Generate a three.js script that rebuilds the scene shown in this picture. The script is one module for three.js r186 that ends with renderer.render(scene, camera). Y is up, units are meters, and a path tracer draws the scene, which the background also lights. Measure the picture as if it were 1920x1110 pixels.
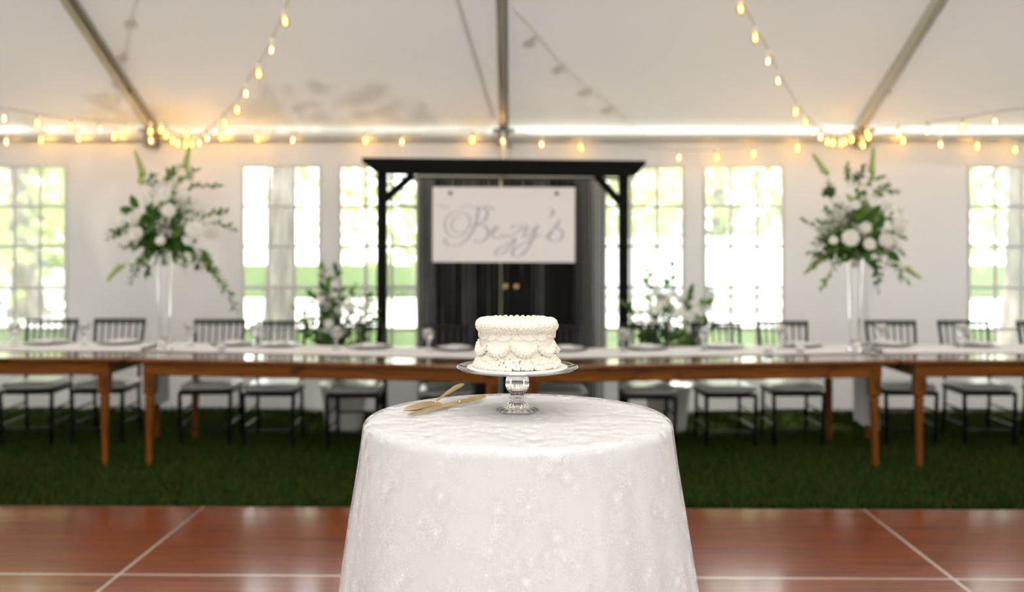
import * as THREE from 'three';
import { mergeGeometries } from 'three/addons/utils/BufferGeometryUtils.js';
import { RoundedBoxGeometry } from 'three/addons/geometries/RoundedBoxGeometry.js';
import { ImprovedNoise } from 'three/addons/math/ImprovedNoise.js';

// ---------------------------------------------------------------- camera, sky, sun, exposure
const scene = new THREE.Scene();
const FOCAL = 1750, EYE = 1.5, HORIZON = 466;            // focal length in pixels, eye height in metres, row of the level line of sight
const camera = new THREE.PerspectiveCamera(2 * Math.atan(555 / FOCAL) * 180 / Math.PI, 1920 / 1110, 0.1, 200);
camera.position.set(0, EYE, 0);
camera.setViewOffset(1920, 1110, 0, 555 - HORIZON, 1920, 1110);   // the lens looks level; the picture is its lower part
camera.focus = 2.44;
camera.userData.fStop = 1.5;
scene.add(camera);

scene.background = new THREE.Color(0.95, 0.975, 1.0);
scene.backgroundIntensity = 2.2;
const sun = new THREE.DirectionalLight(new THREE.Color(1, 0.96, 0.9), 8);
sun.position.set(-7, 44, -26);
sun.target.position.set(0, 0, -7);
sun.castShadow = true;
sun.shadow.radius = 2;
sun.shadow.mapSize.set(2048, 2048);
Object.assign(sun.shadow.camera, { left: -16, right: 16, top: 16, bottom: -16, near: 1, far: 80 });
scene.add(sun, sun.target);

const renderer = new THREE.WebGLRenderer({ antialias: true });
renderer.toneMapping = THREE.LinearToneMapping;
renderer.toneMappingExposure = 2.45;
renderer.shadowMap.enabled = true;

// ---------------------------------------------------------------- helpers
const V = (x, y, z) => new THREE.Vector3(x, y, z);
const at = (px, py, d) => V((px - 960) * d / FOCAL, EYE - (py - HORIZON) * d / FOCAL, -d);   // the point at depth d metres seen at a pixel
const TAU = Math.PI * 2;
const lerp = THREE.MathUtils.lerp, clamp = THREE.MathUtils.clamp, smooth = THREE.MathUtils.smoothstep;
function rng(seed) {
  let s = seed >>> 0;
  return () => { s = (s + 0x6d2b79f5) >>> 0; let t = Math.imul(s ^ (s >>> 15), 1 | s); t = (t + Math.imul(t ^ (t >>> 7), 61 | t)) ^ t; return ((t ^ (t >>> 14)) >>> 0) / 4294967296; };
}
const perlin = new ImprovedNoise();
const noise = (x, y, z = 0) => perlin.noise(x + 31.7, y + 17.3, z + 5.1);

const used = new Map();
function numbered(name) {
  const n = used.get(name) ?? 0;
  used.set(name, n + 1);
  return n ? `${name}_${String(n).padStart(3, '0')}` : name;
}
function part(name, geometry, material, parent, label) {
  const m = new THREE.Mesh(geometry, material);
  m.name = name;
  m.castShadow = m.receiveShadow = true;
  if (label) m.userData.label = label;
  parent.add(m);
  return m;
}
function tag(o, label, category, group) {
  o.userData.label = label; o.userData.category = category;
  if (group) o.userData.group = group;
  return o;
}
function thing(name, label, category, pos = V(0, 0, 0), turn = 0, group) {
  const g = new THREE.Group();
  g.name = numbered(name);
  g.position.copy(pos); g.rotation.y = turn;
  scene.add(g);
  return tag(g, label, category, group);
}
function structure(name, geometry, material) {
  const o = geometry ? new THREE.Mesh(geometry, material) : new THREE.Group();
  o.name = name;
  o.castShadow = o.receiveShadow = true;
  o.userData.kind = 'structure';
  scene.add(o);
  return o;
}
function copyOf(o, pos, turn, label, name) {
  const c = o.clone();
  c.name = numbered(name ?? o.name.replace(/_\d{3}$/, ''));
  c.position.copy(pos); c.rotation.y = turn;
  c.userData = { ...o.userData, label };
  scene.add(c);
  return c;
}
// a sheet over u, v in 0..1; fn(u, v) -> [x, y, z] and uvfn(u, v) -> [s, t]
function sheet(nu, nv, fn, uvfn = (u, v) => [u, v], closed = false, skip) {
  const pos = [], uv = [], idx = [];
  for (let j = 0; j <= nv; j++) for (let i = 0; i <= nu; i++) { pos.push(...fn(i / nu, j / nv)); uv.push(...uvfn(i / nu, j / nv)); }
  for (let j = 0; j < nv; j++) for (let i = 0; i < nu; i++) {
    if (skip && skip(i, j)) continue;
    const a = j * (nu + 1) + i, b = a + 1, c = a + nu + 1, d = c + 1;
    idx.push(a, b, d, a, d, c);
  }
  const g = new THREE.BufferGeometry();
  g.setAttribute('position', new THREE.Float32BufferAttribute(pos, 3));
  g.setAttribute('uv', new THREE.Float32BufferAttribute(uv, 2));
  g.setIndex(idx);
  g.computeVertexNormals();
  if (closed) {
    const n = g.attributes.normal, a = V(0, 0, 0), b = V(0, 0, 0);
    for (let j = 0; j <= nv; j++) {
      const i0 = j * (nu + 1), i1 = i0 + nu;
      a.fromBufferAttribute(n, i0).add(b.fromBufferAttribute(n, i1)).normalize();
      n.setXYZ(i0, a.x, a.y, a.z); n.setXYZ(i1, a.x, a.y, a.z);
    }
  }
  return g;
}
const box = (w, h, d, x = 0, y = 0, z = 0, r = 0.004) => new RoundedBoxGeometry(w, h, d, 2, Math.min(r, w / 2.1, h / 2.1, d / 2.1)).translate(x, y, z);
function merged(list) {
  const clean = list.map((g) => {
    const c = g.index ? g.toNonIndexed() : g.clone();
    for (const k of Object.keys(c.attributes)) if (!['position', 'normal', 'uv'].includes(k)) c.deleteAttribute(k);
    return c;
  });
  return mergeGeometries(clean);
}
const tube = (points, r, seg = 24, rad = 6, closed = false) => new THREE.TubeGeometry(new THREE.CatmullRomCurve3(points, closed), seg, r, rad, closed);
function rod(a, b, r0, r1 = r0, rad = 8) {                   // a straight round bar from a to b
  const dir = b.clone().sub(a), g = new THREE.CylinderGeometry(r1, r0, dir.length(), rad);
  g.applyQuaternion(new THREE.Quaternion().setFromUnitVectors(V(0, 1, 0), dir.clone().normalize()));
  return g.translate((a.x + b.x) / 2, (a.y + b.y) / 2, (a.z + b.z) / 2);
}
// a bar of rectangular section from a to b, up to tell which way its height goes
function beam(a, b, w, h, up = V(0, 1, 0)) {
  const dir = b.clone().sub(a), len = dir.length(), z = dir.normalize(), x = up.clone().cross(z).normalize(), y = z.clone().cross(x);
  const g = box(w, h, len, 0, 0, 0, 0.005);
  g.applyMatrix4(new THREE.Matrix4().makeBasis(x, y, z).setPosition(a.clone().add(b).multiplyScalar(0.5)));
  return g;
}
const lathe = (pts, seg = 32) => new THREE.LatheGeometry(pts.map(([r, y]) => new THREE.Vector2(r, y)), seg);

// ---------------------------------------------------------------- textures
function dataTexture(w, h, fn, srgb = true, repeat) {
  const data = new Uint8Array(w * h * 4);
  for (let y = 0; y < h; y++) for (let x = 0; x < w; x++) {
    const c = fn(x / w, y / h), o = (y * w + x) * 4;
    for (let k = 0; k < 3; k++) data[o + k] = clamp(Math.round(c[k]), 0, 255);
    data[o + 3] = 255;
  }
  const t = new THREE.DataTexture(data, w, h);
  t.wrapS = t.wrapT = THREE.RepeatWrapping;
  t.magFilter = t.minFilter = THREE.LinearFilter;
  if (srgb) t.colorSpace = THREE.SRGBColorSpace;
  if (repeat) t.repeat.set(...repeat);
  t.needsUpdate = true;
  return t;
}
// noise that repeats every n cells
const tiled = (u, v, n, m, z) => {
  const a = noise(u * n, v * m, z), b = noise(u * n - n, v * m, z), c = noise(u * n, v * m - m, z), d = noise(u * n - n, v * m - m, z);
  const su = smooth(u, 0.7, 1), sv = smooth(v, 0.7, 1);
  return lerp(lerp(a, b, su), lerp(c, d, su), sv);
};
// reddish laminate: long grain streaks along u
const floorWood = dataTexture(1024, 512, (u, v) => {
  const warp = tiled(u, v, 3, 5, 2) * 0.03;
  const s = tiled(u, v + warp, 2, 26, 3) * 0.55 + tiled(u, v + warp, 5, 90, 7) * 0.4 + tiled(u, v, 40, 220, 11) * 0.22;
  const knot = Math.max(0, tiled(u, v, 7, 16, 19) - 0.34) * 2.4;
  const k = clamp(0.56 + s * 0.6 - knot * 0.55, 0, 1);
  return [lerp(68, 156, k), lerp(28, 76, k), lerp(8, 26, k)];
});
const floorBump = dataTexture(512, 512, (u, v) => { const k = 128 + 90 * (tiled(u, v, 14, 60, 4) * 0.6 + tiled(u, v, 60, 120, 9) * 0.4); return [k, k, k]; }, false);
const tableWood = dataTexture(1024, 256, (u, v) => {
  const warp = tiled(u, v, 4, 3, 5) * 0.05;
  const s = tiled(u, v + warp, 3, 22, 13) * 0.6 + tiled(u, v + warp, 8, 60, 17) * 0.35;
  const knot = Math.max(0, tiled(u, v, 9, 5, 23) - 0.32) * 3;
  const k = clamp(0.55 + s * 0.7 - knot * 0.6, 0, 1);
  return [lerp(62, 146, k), lerp(32, 84, k), lerp(4, 16, k)];
});
const canvasCloth = dataTexture(256, 256, (u, v) => { const k = 128 + 60 * Math.sin(u * TAU * 64) * Math.sin(v * TAU * 64) + 60 * tiled(u, v, 12, 12, 6); return [k, k, k]; }, false);
const lawnColor = dataTexture(512, 512, (u, v) => {
  const k = 0.5 + 0.5 * (tiled(u, v, 6, 6, 3) * 0.7 + tiled(u, v, 40, 40, 8) * 0.8), dry = clamp(tiled(u, v, 9, 9, 12) * 1.6, 0, 1);
  return [lerp(40, 74, k) + dry * 22, lerp(58, 100, k) + dry * 6, lerp(20, 42, k)];
});
const barkColor = dataTexture(256, 512, (u, v) => { const k = clamp(0.5 + tiled(u, v, 14, 5, 3) * 0.9 + tiled(u, v, 40, 16, 9) * 0.4, 0, 1); return [lerp(78, 150, k), lerp(72, 140, k), lerp(66, 128, k)]; });
const barkBump = dataTexture(256, 512, (u, v) => { const k = clamp(128 + 200 * tiled(u, v, 14, 5, 3), 0, 255); return [k, k, k]; }, false);

function canvasTexture(w, h, draw, srgb = true) {
  const c = document.createElement('canvas');
  c.width = w; c.height = h;
  draw(c.getContext('2d'), w, h);
  const t = new THREE.CanvasTexture(c);
  t.wrapS = t.wrapT = THREE.RepeatWrapping;
  if (srgb) t.colorSpace = THREE.SRGBColorSpace;
  return t;
}
// the lace: thread where it is white, open where it is dark
const laceThreads = canvasTexture(2048, 2048, (g, w, h) => {
  const r = rng(77);
  g.fillStyle = '#141414'; g.fillRect(0, 0, w, h);
  g.strokeStyle = 'rgba(255,255,255,0.62)'; g.lineWidth = 2.6;
  const step = 12.8;
  for (let i = -h / step; i < w / step * 2; i++) {           // the net, two sets of slanting threads
    g.beginPath(); g.moveTo(i * step, 0); g.lineTo(i * step + h / 2, h); g.stroke();
    g.beginPath(); g.moveTo(i * step, 0); g.lineTo(i * step - h / 2, h); g.stroke();
  }
  const wrap = (x, y, draw) => { for (const dx of [-w, 0, w]) for (const dy of [-h, 0, h]) if (x + dx > -260 && x + dx < w + 260 && y + dy > -260 && y + dy < h + 260) { g.save(); g.translate(x + dx, y + dy); draw(); g.restore(); } };
  const petal = (len, wid) => { g.beginPath(); g.moveTo(0, 0); g.bezierCurveTo(wid, -len * 0.3, wid * 1.2, -len * 1.0, 0, -len); g.bezierCurveTo(-wid * 1.2, -len * 1.0, -wid, -len * 0.3, 0, 0); };
  const flower = (size, turn, n) => {
    g.rotate(turn);
    for (let ring = 0; ring < 2; ring++) for (let k = 0; k < n; k++) {
      const L = size * (ring ? 0.6 : 1);
      g.save(); g.rotate((k + ring * 0.5) * TAU / n);
      petal(L, L * 0.62); g.fillStyle = 'rgba(255,255,255,0.05)'; g.fill(); g.strokeStyle = 'rgba(255,255,255,0.5)'; g.lineWidth = 3; g.stroke();
      g.lineWidth = 1.4; for (const q of [-0.28, -0.14, 0, 0.14, 0.28]) { g.beginPath(); g.moveTo(0, -L * 0.25); g.lineTo(L * q, -L * 0.9); g.stroke(); }
      g.restore();
    }
    g.beginPath(); g.arc(0, 0, size * 0.1, 0, TAU); g.fillStyle = 'rgba(255,255,255,0.3)'; g.fill();
  };
  const fern = (len, turn, bend) => {
    g.rotate(turn); g.strokeStyle = 'rgba(255,255,255,0.7)'; g.lineWidth = 3;
    g.beginPath(); g.moveTo(0, 0); g.quadraticCurveTo(bend, -len / 2, 0, -len); g.stroke();
    g.lineWidth = 2.6;
    for (let k = 1; k < 16; k++) {
      const t = k / 16, y = -len * t, x = 2 * bend * t * (1 - t), q = len * 0.3 * Math.sin(Math.PI * (0.15 + 0.8 * t));
      for (const f of [-1, 1]) { g.beginPath(); g.moveTo(x, y); g.quadraticCurveTo(x + f * q * 0.6, y - q * 0.1, x + f * q, y - q * 0.6); g.stroke(); }
    }
  };
  const scroll = (size, turn, flip) => {
    g.rotate(turn); g.scale(flip, 1); g.strokeStyle = 'rgba(255,255,255,0.85)'; g.lineWidth = 4.4; g.beginPath();
    for (let k = 0; k <= 50; k++) { const a = k / 50 * 9.4, q = size * (1 - k / 62); const x = Math.cos(a) * q - size, y = Math.sin(a) * q; k ? g.lineTo(x, y) : g.moveTo(x, y); }
    g.stroke();
  };
  for (let i = 0; i < 42; i++) {
    const cx = (i % 6 + 0.5 + (r() - 0.5) * 0.9) * w / 6, cy = (Math.floor(i / 6) + 0.5 + (r() - 0.5) * 0.9) * h / 7;
    const size = 62 + r() * 60, turn = r() * TAU, n = 6 + Math.floor(r() * 4);
    wrap(cx, cy, () => flower(size, turn, n));
    for (let k = 0; k < 5; k++) { const a = turn + k * 1.3 + r(), len = 80 + r() * 110, b = (r() - 0.5) * 120; wrap(cx + Math.sin(a) * size, cy - Math.cos(a) * size, () => fern(len, a, b)); }
    for (let k = 0; k < 4; k++) { const a = r() * TAU, q = 20 + r() * 36, f = r() < 0.5 ? -1 : 1; wrap(cx + Math.cos(a) * 150, cy + Math.sin(a) * 150, () => scroll(q, a, f)); }
  }
}, false);

// the cursive lettering of the sign, pen strokes thick going down and thin going up
const signPrint = canvasTexture(1765, 930, (g, w, h) => {
  g.fillStyle = 'rgb(233,228,225)'; g.fillRect(0, 0, w, h);
  const r = rng(5);
  for (let i = 0; i < 900; i++) { g.fillStyle = `rgba(${r() < 0.5 ? '255,250,246' : '205,200,196'},0.06)`; g.fillRect(r() * w, r() * h, 20 + r() * 120, 2 + r() * 5); }
  g.fillStyle = 'rgb(168,173,169)';
  const pen = (pts, thick) => {
    const c = new THREE.CatmullRomCurve3(pts.map(([x, y]) => V(x - 70, y - 75, 0)), false, 'centripetal'), n = pts.length * 40;
    let last = c.getPoint(0);
    for (let k = 1; k <= n; k++) {
      const p = c.getPoint(k / n), dx = p.x - last.x, dy = p.y - last.y, l = Math.hypot(dx, dy) || 1;
      const q = thick * (0.28 + 0.72 * Math.max(0, Math.abs(dy) / l - 0.25));
      g.beginPath(); g.arc(p.x, p.y, q, 0, TAU); g.fill();
      last = p;
    }
  };
  pen([[640, 320], [622, 450], [565, 620], [470, 750], [350, 803], [245, 785], [218, 725]], 19);
  pen([[490, 650], [400, 692], [290, 680], [225, 590], [232, 480], [310, 400], [430, 385], [525, 450], [525, 560], [450, 640], [370, 640], [300, 560], [330, 470], [410, 430]], 13);
  pen([[415, 330], [480, 305], [560, 312], [660, 335], [760, 305], [830, 355]], 14);
  pen([[650, 330], [720, 335], [752, 400], [712, 490], [625, 540], [705, 550], [762, 620], [742, 705], [655, 760], [575, 735]], 19);
  pen([[760, 665], [850, 615], [878, 578], [850, 558], [812, 620], [822, 690], [872, 710], [945, 660]], 16);
  pen([[1040, 585], [1080, 548], [1190, 572], [1090, 645], [965, 692], [1055, 700], [1088, 750], [1020, 830], [920, 908], [850, 915], [872, 855], [1000, 785], [1110, 710]], 17);
  pen([[1215, 545], [1245, 560], [1205, 690], [1258, 690], [1330, 590]], 17);
  pen([[1375, 545], [1310, 720], [1240, 850], [1150, 930], [1065, 920], [1085, 840], [1230, 760], [1400, 660]], 19);
  pen([[1545, 350], [1570, 372], [1560, 410], [1525, 440]], 20);
  pen([[1480, 700], [1580, 580], [1650, 490], [1610, 560], [1660, 600], [1690, 655], [1645, 730], [1560, 745], [1515, 690], [1550, 640]], 18);
  g.fillStyle = 'rgb(186,190,186)'; g.font = '78px serif'; g.fillText('The', 68, 268);
});

// ---------------------------------------------------------------- materials
const std = (o) => new THREE.MeshStandardMaterial(o), phys = (o) => new THREE.MeshPhysicalMaterial(o);
const lin = (r, g, b) => new THREE.Color(r, g, b);
const M = {
  roofVinyl: phys({ name: 'white roof vinyl', color: lin(0.775, 0.765, 0.76), roughness: 1, transmission: 0.03, side: THREE.DoubleSide, bumpMap: canvasCloth, bumpScale: 0.0005 }),
  wallVinyl: phys({ name: 'white wall vinyl', color: lin(0.72, 0.708, 0.7), roughness: 1, transmission: 0.05, side: THREE.DoubleSide, bumpMap: canvasCloth, bumpScale: 0.0005 }),
  frontFillVinyl: phys({ name: 'translucent roof vinyl for fill light', color: lin(0.85, 0.83, 0.81), roughness: 1, transmission: 0.24, side: THREE.DoubleSide }),  // more translucent than the visible slope, to let in fill light
  valanceVinyl: phys({ name: 'thin white valance vinyl', color: lin(0.84, 0.82, 0.8), roughness: 1, transmission: 0.24, side: THREE.DoubleSide }),
  muntin: std({ name: 'white printed window bar', color: lin(0.6, 0.6, 0.58), roughness: 0.8 }),
  clearVinyl: phys({ name: 'clear vinyl', color: lin(0.97, 0.98, 0.97), roughness: 0.3, transmission: 1, side: THREE.DoubleSide }),
  aluminium: std({ name: 'aluminium', color: lin(0.55, 0.53, 0.47), roughness: 0.42, metalness: 0.75 }),
  aluminiumDark: std({ name: 'aluminium channel', color: lin(0.3, 0.29, 0.25), roughness: 0.5, metalness: 0.7 }),
  steelDark: std({ name: 'dark steel', color: lin(0.12, 0.12, 0.11), roughness: 0.45, metalness: 0.7 }),
  seam: std({ name: 'floor seam aluminium', color: lin(0.7, 0.68, 0.66), roughness: 0.32, metalness: 0.9 }),
  floorWood: phys({ name: 'reddish floor laminate', map: floorWood, roughness: 0.3, bumpMap: floorBump, bumpScale: 0.0004, specularIntensity: 0.4, clearcoat: 0.55, clearcoatRoughness: 0.14 }),
  lawn: phys({ name: 'lawn soil', specularIntensity: 0.1, map: lawnColor, color: lin(0.7, 0.7, 0.7), roughness: 1 }),
  gravel: std({ name: 'pale gravel', color: lin(0.6, 0.59, 0.6), roughness: 1 }),
  blade: phys({ name: 'grass blade', color: lin(0.66, 0.66, 0.66), roughness: 0.8, specularIntensity: 0.12, side: THREE.DoubleSide }),
  tableTop: phys({ name: 'varnished tabletop', map: tableWood, roughness: 0.18, clearcoat: 1, clearcoatRoughness: 0.1 }),
  tableWood: phys({ name: 'stained pine', map: tableWood, specularIntensity: 0.35, roughness: 0.45 }),
  black: phys({ name: 'black lacquered wood', color: lin(0.005, 0.005, 0.0055), roughness: 0.25, specularIntensity: 0.5 }),
  ivory: phys({ name: 'ivory satin cushion cloth', color: lin(0.88, 0.865, 0.82), roughness: 0.45, clearcoat: 1, clearcoatRoughness: 0.3 }),
  arborPaint: phys({ name: 'black stained timber', color: lin(0.0035, 0.004, 0.0035), roughness: 0.8, specularIntensity: 0.3 }),
  curtainBlack: phys({ name: 'black sheer curtain cloth', color: lin(0.006, 0.0065, 0.0065), roughness: 0.9, specularIntensity: 0.2, transparent: true, opacity: 0.7, side: THREE.DoubleSide }),
  curtainSheer: phys({ name: 'grey sheer curtain cloth', color: lin(0.012, 0.0125, 0.013), roughness: 0.9, specularIntensity: 0.3, transparent: true, opacity: 0.45, side: THREE.DoubleSide }),
  brass: std({ name: 'brass', color: lin(0.75, 0.55, 0.24), roughness: 0.25, metalness: 1 }),
  sign: std({ name: 'painted sign face', map: signPrint, roughness: 0.6 }),
  signEdge: std({ name: 'painted sign board', color: lin(0.78, 0.75, 0.73), roughness: 0.7 }),
  linen: phys({ name: 'white satin cloth', color: lin(0.735, 0.727, 0.725), roughness: 0.75, sheen: 0.3, sheenColor: lin(1, 1, 1), sheenRoughness: 0.5, side: THREE.DoubleSide }),
  lace: std({ name: 'white lace thread', color: lin(0.775, 0.767, 0.764), roughness: 0.85, alphaMap: laceThreads, transparent: true, side: THREE.DoubleSide }),
  runner: phys({ name: 'white runner cloth', color: lin(0.86, 0.85, 0.85), roughness: 0.9, transmission: 0.25, side: THREE.DoubleSide }),
  cream: phys({ name: 'ivory buttercream', color: lin(0.83, 0.77, 0.665), roughness: 0.55, specularIntensity: 0.6 }),
  cardboard: std({ name: 'white cake board', color: lin(0.84, 0.82, 0.82), roughness: 0.5 }),
  silver: std({ name: 'polished silver', color: lin(0.5, 0.5, 0.49), roughness: 0.06, metalness: 1 }),
  crystal: phys({ name: 'crystal glass', color: lin(1, 1, 1), roughness: 0.02, transmission: 1, thickness: 0.02, ior: 1.5 }),
  gold: std({ name: 'pale gold', color: lin(0.8, 0.6, 0.29), roughness: 0.17, metalness: 1 }),
  china: std({ name: 'white china', color: lin(0.8, 0.79, 0.78), roughness: 0.2 }),
  charger: std({ name: 'silver charger', color: lin(0.4, 0.42, 0.4), roughness: 0.25, metalness: 0.9 }),
  napkin: std({ name: 'white napkin', color: lin(0.8, 0.78, 0.77), roughness: 0.95 }),
  water: phys({ name: 'iced water', color: lin(1, 1, 1), roughness: 0.05, transmission: 0.7, thickness: 0.03, ior: 1.33 }),
  leafDark: phys({ name: 'dark green leaf', color: lin(0.05, 0.135, 0.018), roughness: 0.5, specularIntensity: 0.35, transmission: 0.15, side: THREE.DoubleSide }),
  leafMid: phys({ name: 'mid green leaf', color: lin(0.15, 0.28, 0.05), roughness: 0.55, specularIntensity: 0.35, transmission: 0.25, side: THREE.DoubleSide }),
  leafPale: phys({ name: 'pale green bud', color: lin(0.5, 0.62, 0.2), roughness: 0.6, transmission: 0.25, side: THREE.DoubleSide }),
  petal: phys({ name: 'white petal', color: lin(0.94, 0.93, 0.87), roughness: 0.7, transmission: 0.3, side: THREE.DoubleSide }),
  pollen: std({ name: 'yellow flower centre', color: lin(0.75, 0.62, 0.2), roughness: 0.9 }),
  pot: std({ name: 'white glazed pot', color: lin(0.72, 0.71, 0.7), roughness: 0.4 }),
  soil: std({ name: 'potting soil', color: lin(0.03, 0.02, 0.015), roughness: 1 }),
  bark: std({ name: 'tree bark', map: barkColor, bumpMap: barkBump, bumpScale: 0.02, roughness: 1 }),
  treeLeaf: phys({ name: 'tree leaf', color: lin(1, 1, 1), roughness: 0.7, transmission: 0.45, side: THREE.DoubleSide }),
  cord: std({ name: 'pale cord', color: lin(0.5, 0.46, 0.4), roughness: 0.7 }),
  socket: std({ name: 'white lamp socket', color: lin(0.75, 0.72, 0.68), roughness: 0.5 }),
  bulbGlass: phys({ name: 'lit bulb glass', color: lin(1, 0.86, 0.42), roughness: 0.05, transmission: 1, emissive: lin(1, 0.6, 0.08), emissiveIntensity: 0.24, side: THREE.DoubleSide }),
  bulbDim: phys({ name: 'dim bulb glass', color: lin(1, 0.93, 0.84), roughness: 0.05, transmission: 1, emissive: lin(1, 0.74, 0.5), emissiveIntensity: 0.13, side: THREE.DoubleSide }),
  filament: std({ name: 'glowing filament', color: lin(1, 0.8, 0.5), emissive: lin(1, 0.7, 0.26), emissiveIntensity: 7 }),
  filamentDim: std({ name: 'dim filament', color: lin(1, 0.85, 0.65), emissive: lin(1, 0.76, 0.42), emissiveIntensity: 2.4 }),
  rope: std({ name: 'white webbing', color: lin(0.5, 0.5, 0.48), roughness: 0.9 }),
  carPaint: phys({ name: 'white car paint', color: lin(0.85, 0.85, 0.88), roughness: 0.3, clearcoat: 1, clearcoatRoughness: 0.05 }),
  carGlass: std({ name: 'car window', color: lin(0.06, 0.08, 0.1), roughness: 0.08 }),
  tyre: std({ name: 'tyre rubber', color: lin(0.02, 0.02, 0.02), roughness: 0.9 }),
};

// ---------------------------------------------------------------- the ground and the dance floor
// the lawn dips a few centimetres under the middle of the long table
function groundY(x, d) {
  const k = x < 0 ? lerp(-0.042, 0.015, smooth(-x, 0, 2.75)) : lerp(-0.042, 0, smooth(x, 0, 2.75));
  return k * smooth(d, 5.35, 6.1) * (1 - smooth(d, 8.6, 12));
}
const groundPatch = (x0, x1, d0, d1, nx, nd, s) => sheet(nx, nd, (u, v) => { const x = lerp(x0, x1, u), d = lerp(d0, d1, v); return [x, groundY(x, d) + (d > 5.4 ? noise(x * 2.1, d * 2.1) * 0.006 : 0), -d]; }, (u, v) => [lerp(x0, x1, u) / s, lerp(d0, d1, v) / s]);
const lawn = structure('ground', groundPatch(-10, 10, -8, 8.6, 200, 166, 1.7), M.lawn);
part('lawn_outside', groundPatch(-60, 60, 8.6, 90, 80, 60, 6), M.lawn, lawn);

{ // grass blades on the shaded strip between dance floor and tent wall
  const bladeGeo = new THREE.BufferGeometry();
  bladeGeo.setAttribute('position', new THREE.Float32BufferAttribute([-0.0028, 0, 0, 0.0028, 0, 0, -0.002, 0.55, 0.12, 0.002, 0.55, 0.12, 0, 1, 0.42], 3));
  bladeGeo.setIndex([0, 1, 3, 0, 3, 2, 2, 3, 4]);
  bladeGeo.computeVertexNormals();
  const n = 240000, r = rng(3), grass = new THREE.InstancedMesh(bladeGeo, M.blade, n), m = new THREE.Matrix4(), q = new THREE.Quaternion(), e = new THREE.Euler(), c = new THREE.Color();
  for (let i = 0; i < n; i++) {
    const d = 5.36 + 3.5 * Math.pow(r(), 1.15), x = (r() * 2 - 1) * (0.62 * d + 0.3);
    const h = 0.034 + r() * 0.036;
    e.set((r() - 0.5) * 0.9, r() * TAU, (r() - 0.5) * 0.9);
    m.compose(V(x, groundY(x, d) - 0.004, -d), q.setFromEuler(e), V(1 + r() * 0.6, h, h));
    grass.setMatrixAt(i, m);
    const k = r(), patch = noise(x * 1.3, d * 1.3) * 0.5 + 0.5, dry = r() < 0.06 + 0.08 * patch;
    dry ? c.setRGB(0.09 + k * 0.05, 0.07 + k * 0.03, 0.018) : c.setRGB(0.02 + k * 0.022 + patch * 0.018, 0.042 + k * 0.045 + patch * 0.02, 0.008 + k * 0.008);
    grass.setColorAt(i, c);
  }
  grass.name = 'grass';
  grass.castShadow = grass.receiveShadow = true;
  grass.userData = { kind: 'stuff', label: 'short dark green lawn grass between dance floor and tent wall', category: 'grass' };
  scene.add(grass);
}

{ // dance floor of square laminate panels with aluminium edges
  const floor = structure('floor', null);
  const PW = 1.25, PD = 1.114, top = 0.025, th = 0.022, e = 0.009;
  const slabs = [0, 1, 2, 3].map((k) => {
    const g = new THREE.BoxGeometry(PW - 2 * e, th, PD - 2 * e);
    const uv = g.attributes.uv, p = g.attributes.position;
    for (let i = 0; i < uv.count; i++) uv.setXY(i, (p.getX(i) / 1.6) + k * 0.37, p.getZ(i) / 0.8 + k * 0.29);
    return g;
  });
  const edge = merged([box(PW, th, e, 0, 0, PD / 2 - e / 2, 0.002), box(PW, th, e, 0, 0, -PD / 2 + e / 2, 0.002), box(e, th, PD - 2 * e, PW / 2 - e / 2, 0, 0, 0.002), box(e, th, PD - 2 * e, -PW / 2 + e / 2, 0, 0, 0.002)]);
  const turn = -0.9 * Math.PI / 180;
  for (let i = -4; i <= 4; i++) for (let j = 0; j < 5; j++) {
    const p = part('floor_panel', slabs[(i * 3 + j * 5 + 40) % 4], M.floorWood, floor);
    p.position.set(0.03 + i * PW, top - th / 2, -(5.31 - PD / 2 - j * PD)).applyAxisAngle(V(0, 1, 0), turn);
    p.rotation.y = turn;
    part('edge_trim', edge, M.seam, p);
  }
}

// ---------------------------------------------------------------- the tent
const WALL = 8.5, EAVE_Y = 2.618, SLOPE = 0.46, EAVE_D = 8.58, RIDGE_D = 3.6, FRONT_D = 2 * 3.6 - 8.58, SIDE = 9.6;
const roofY = (d) => EAVE_Y + SLOPE * (EAVE_D - d);
const RIDGE_Y = roofY(RIDGE_D);
const BAYS = [-9.6, -6.45, -3.26, -0.075, 3.16, 6.35, 9.6];
const bayOf = (x) => { for (let i = 0; i < BAYS.length - 1; i++) if (x <= BAYS[i + 1]) return clamp((x - BAYS[i]) / (BAYS[i + 1] - BAYS[i]), 0, 1); return 1; };
{
  const rise = (x, v) => Math.sin(Math.PI * bayOf(x)) * 0.035 * Math.sin(Math.PI * clamp(v, 0, 1));
  structure('ceiling', sheet(192, 60, (u, v) => { const x = lerp(-SIDE, SIDE, u), d = lerp(EAVE_D, RIDGE_D, v); return [x, roofY(d) - rise(x, v) + noise(x * 1.1, d * 0.8) * 0.006, -d]; }, (u, v) => [u * 38, v * 15]), M.roofVinyl);
  structure('ceiling_front', sheet(96, 30, (u, v) => { const x = lerp(-SIDE, SIDE, u), d = lerp(RIDGE_D, RIDGE_D - (EAVE_D - RIDGE_D), v); return [x, roofY(2 * RIDGE_D - d) - rise(x, v), -d]; }, (u, v) => [u * 38, v * 15]), M.frontFillVinyl);  // unseen front slope, given extra translucency to brighten the cake table top
  structure('trim_1', sheet(160, 4, (u, v) => { const x = lerp(-SIDE, SIDE, u); return [x, lerp(2.44, roofY(EAVE_D) + 0.005, v) + (v === 0 ? 0.012 * Math.sin(x * 14) : 0), -EAVE_D - 0.012 * Math.sin(x * 5) * (1 - v)]; }, (u, v) => [u * 38, v]), M.valanceVinyl);
}
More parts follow.
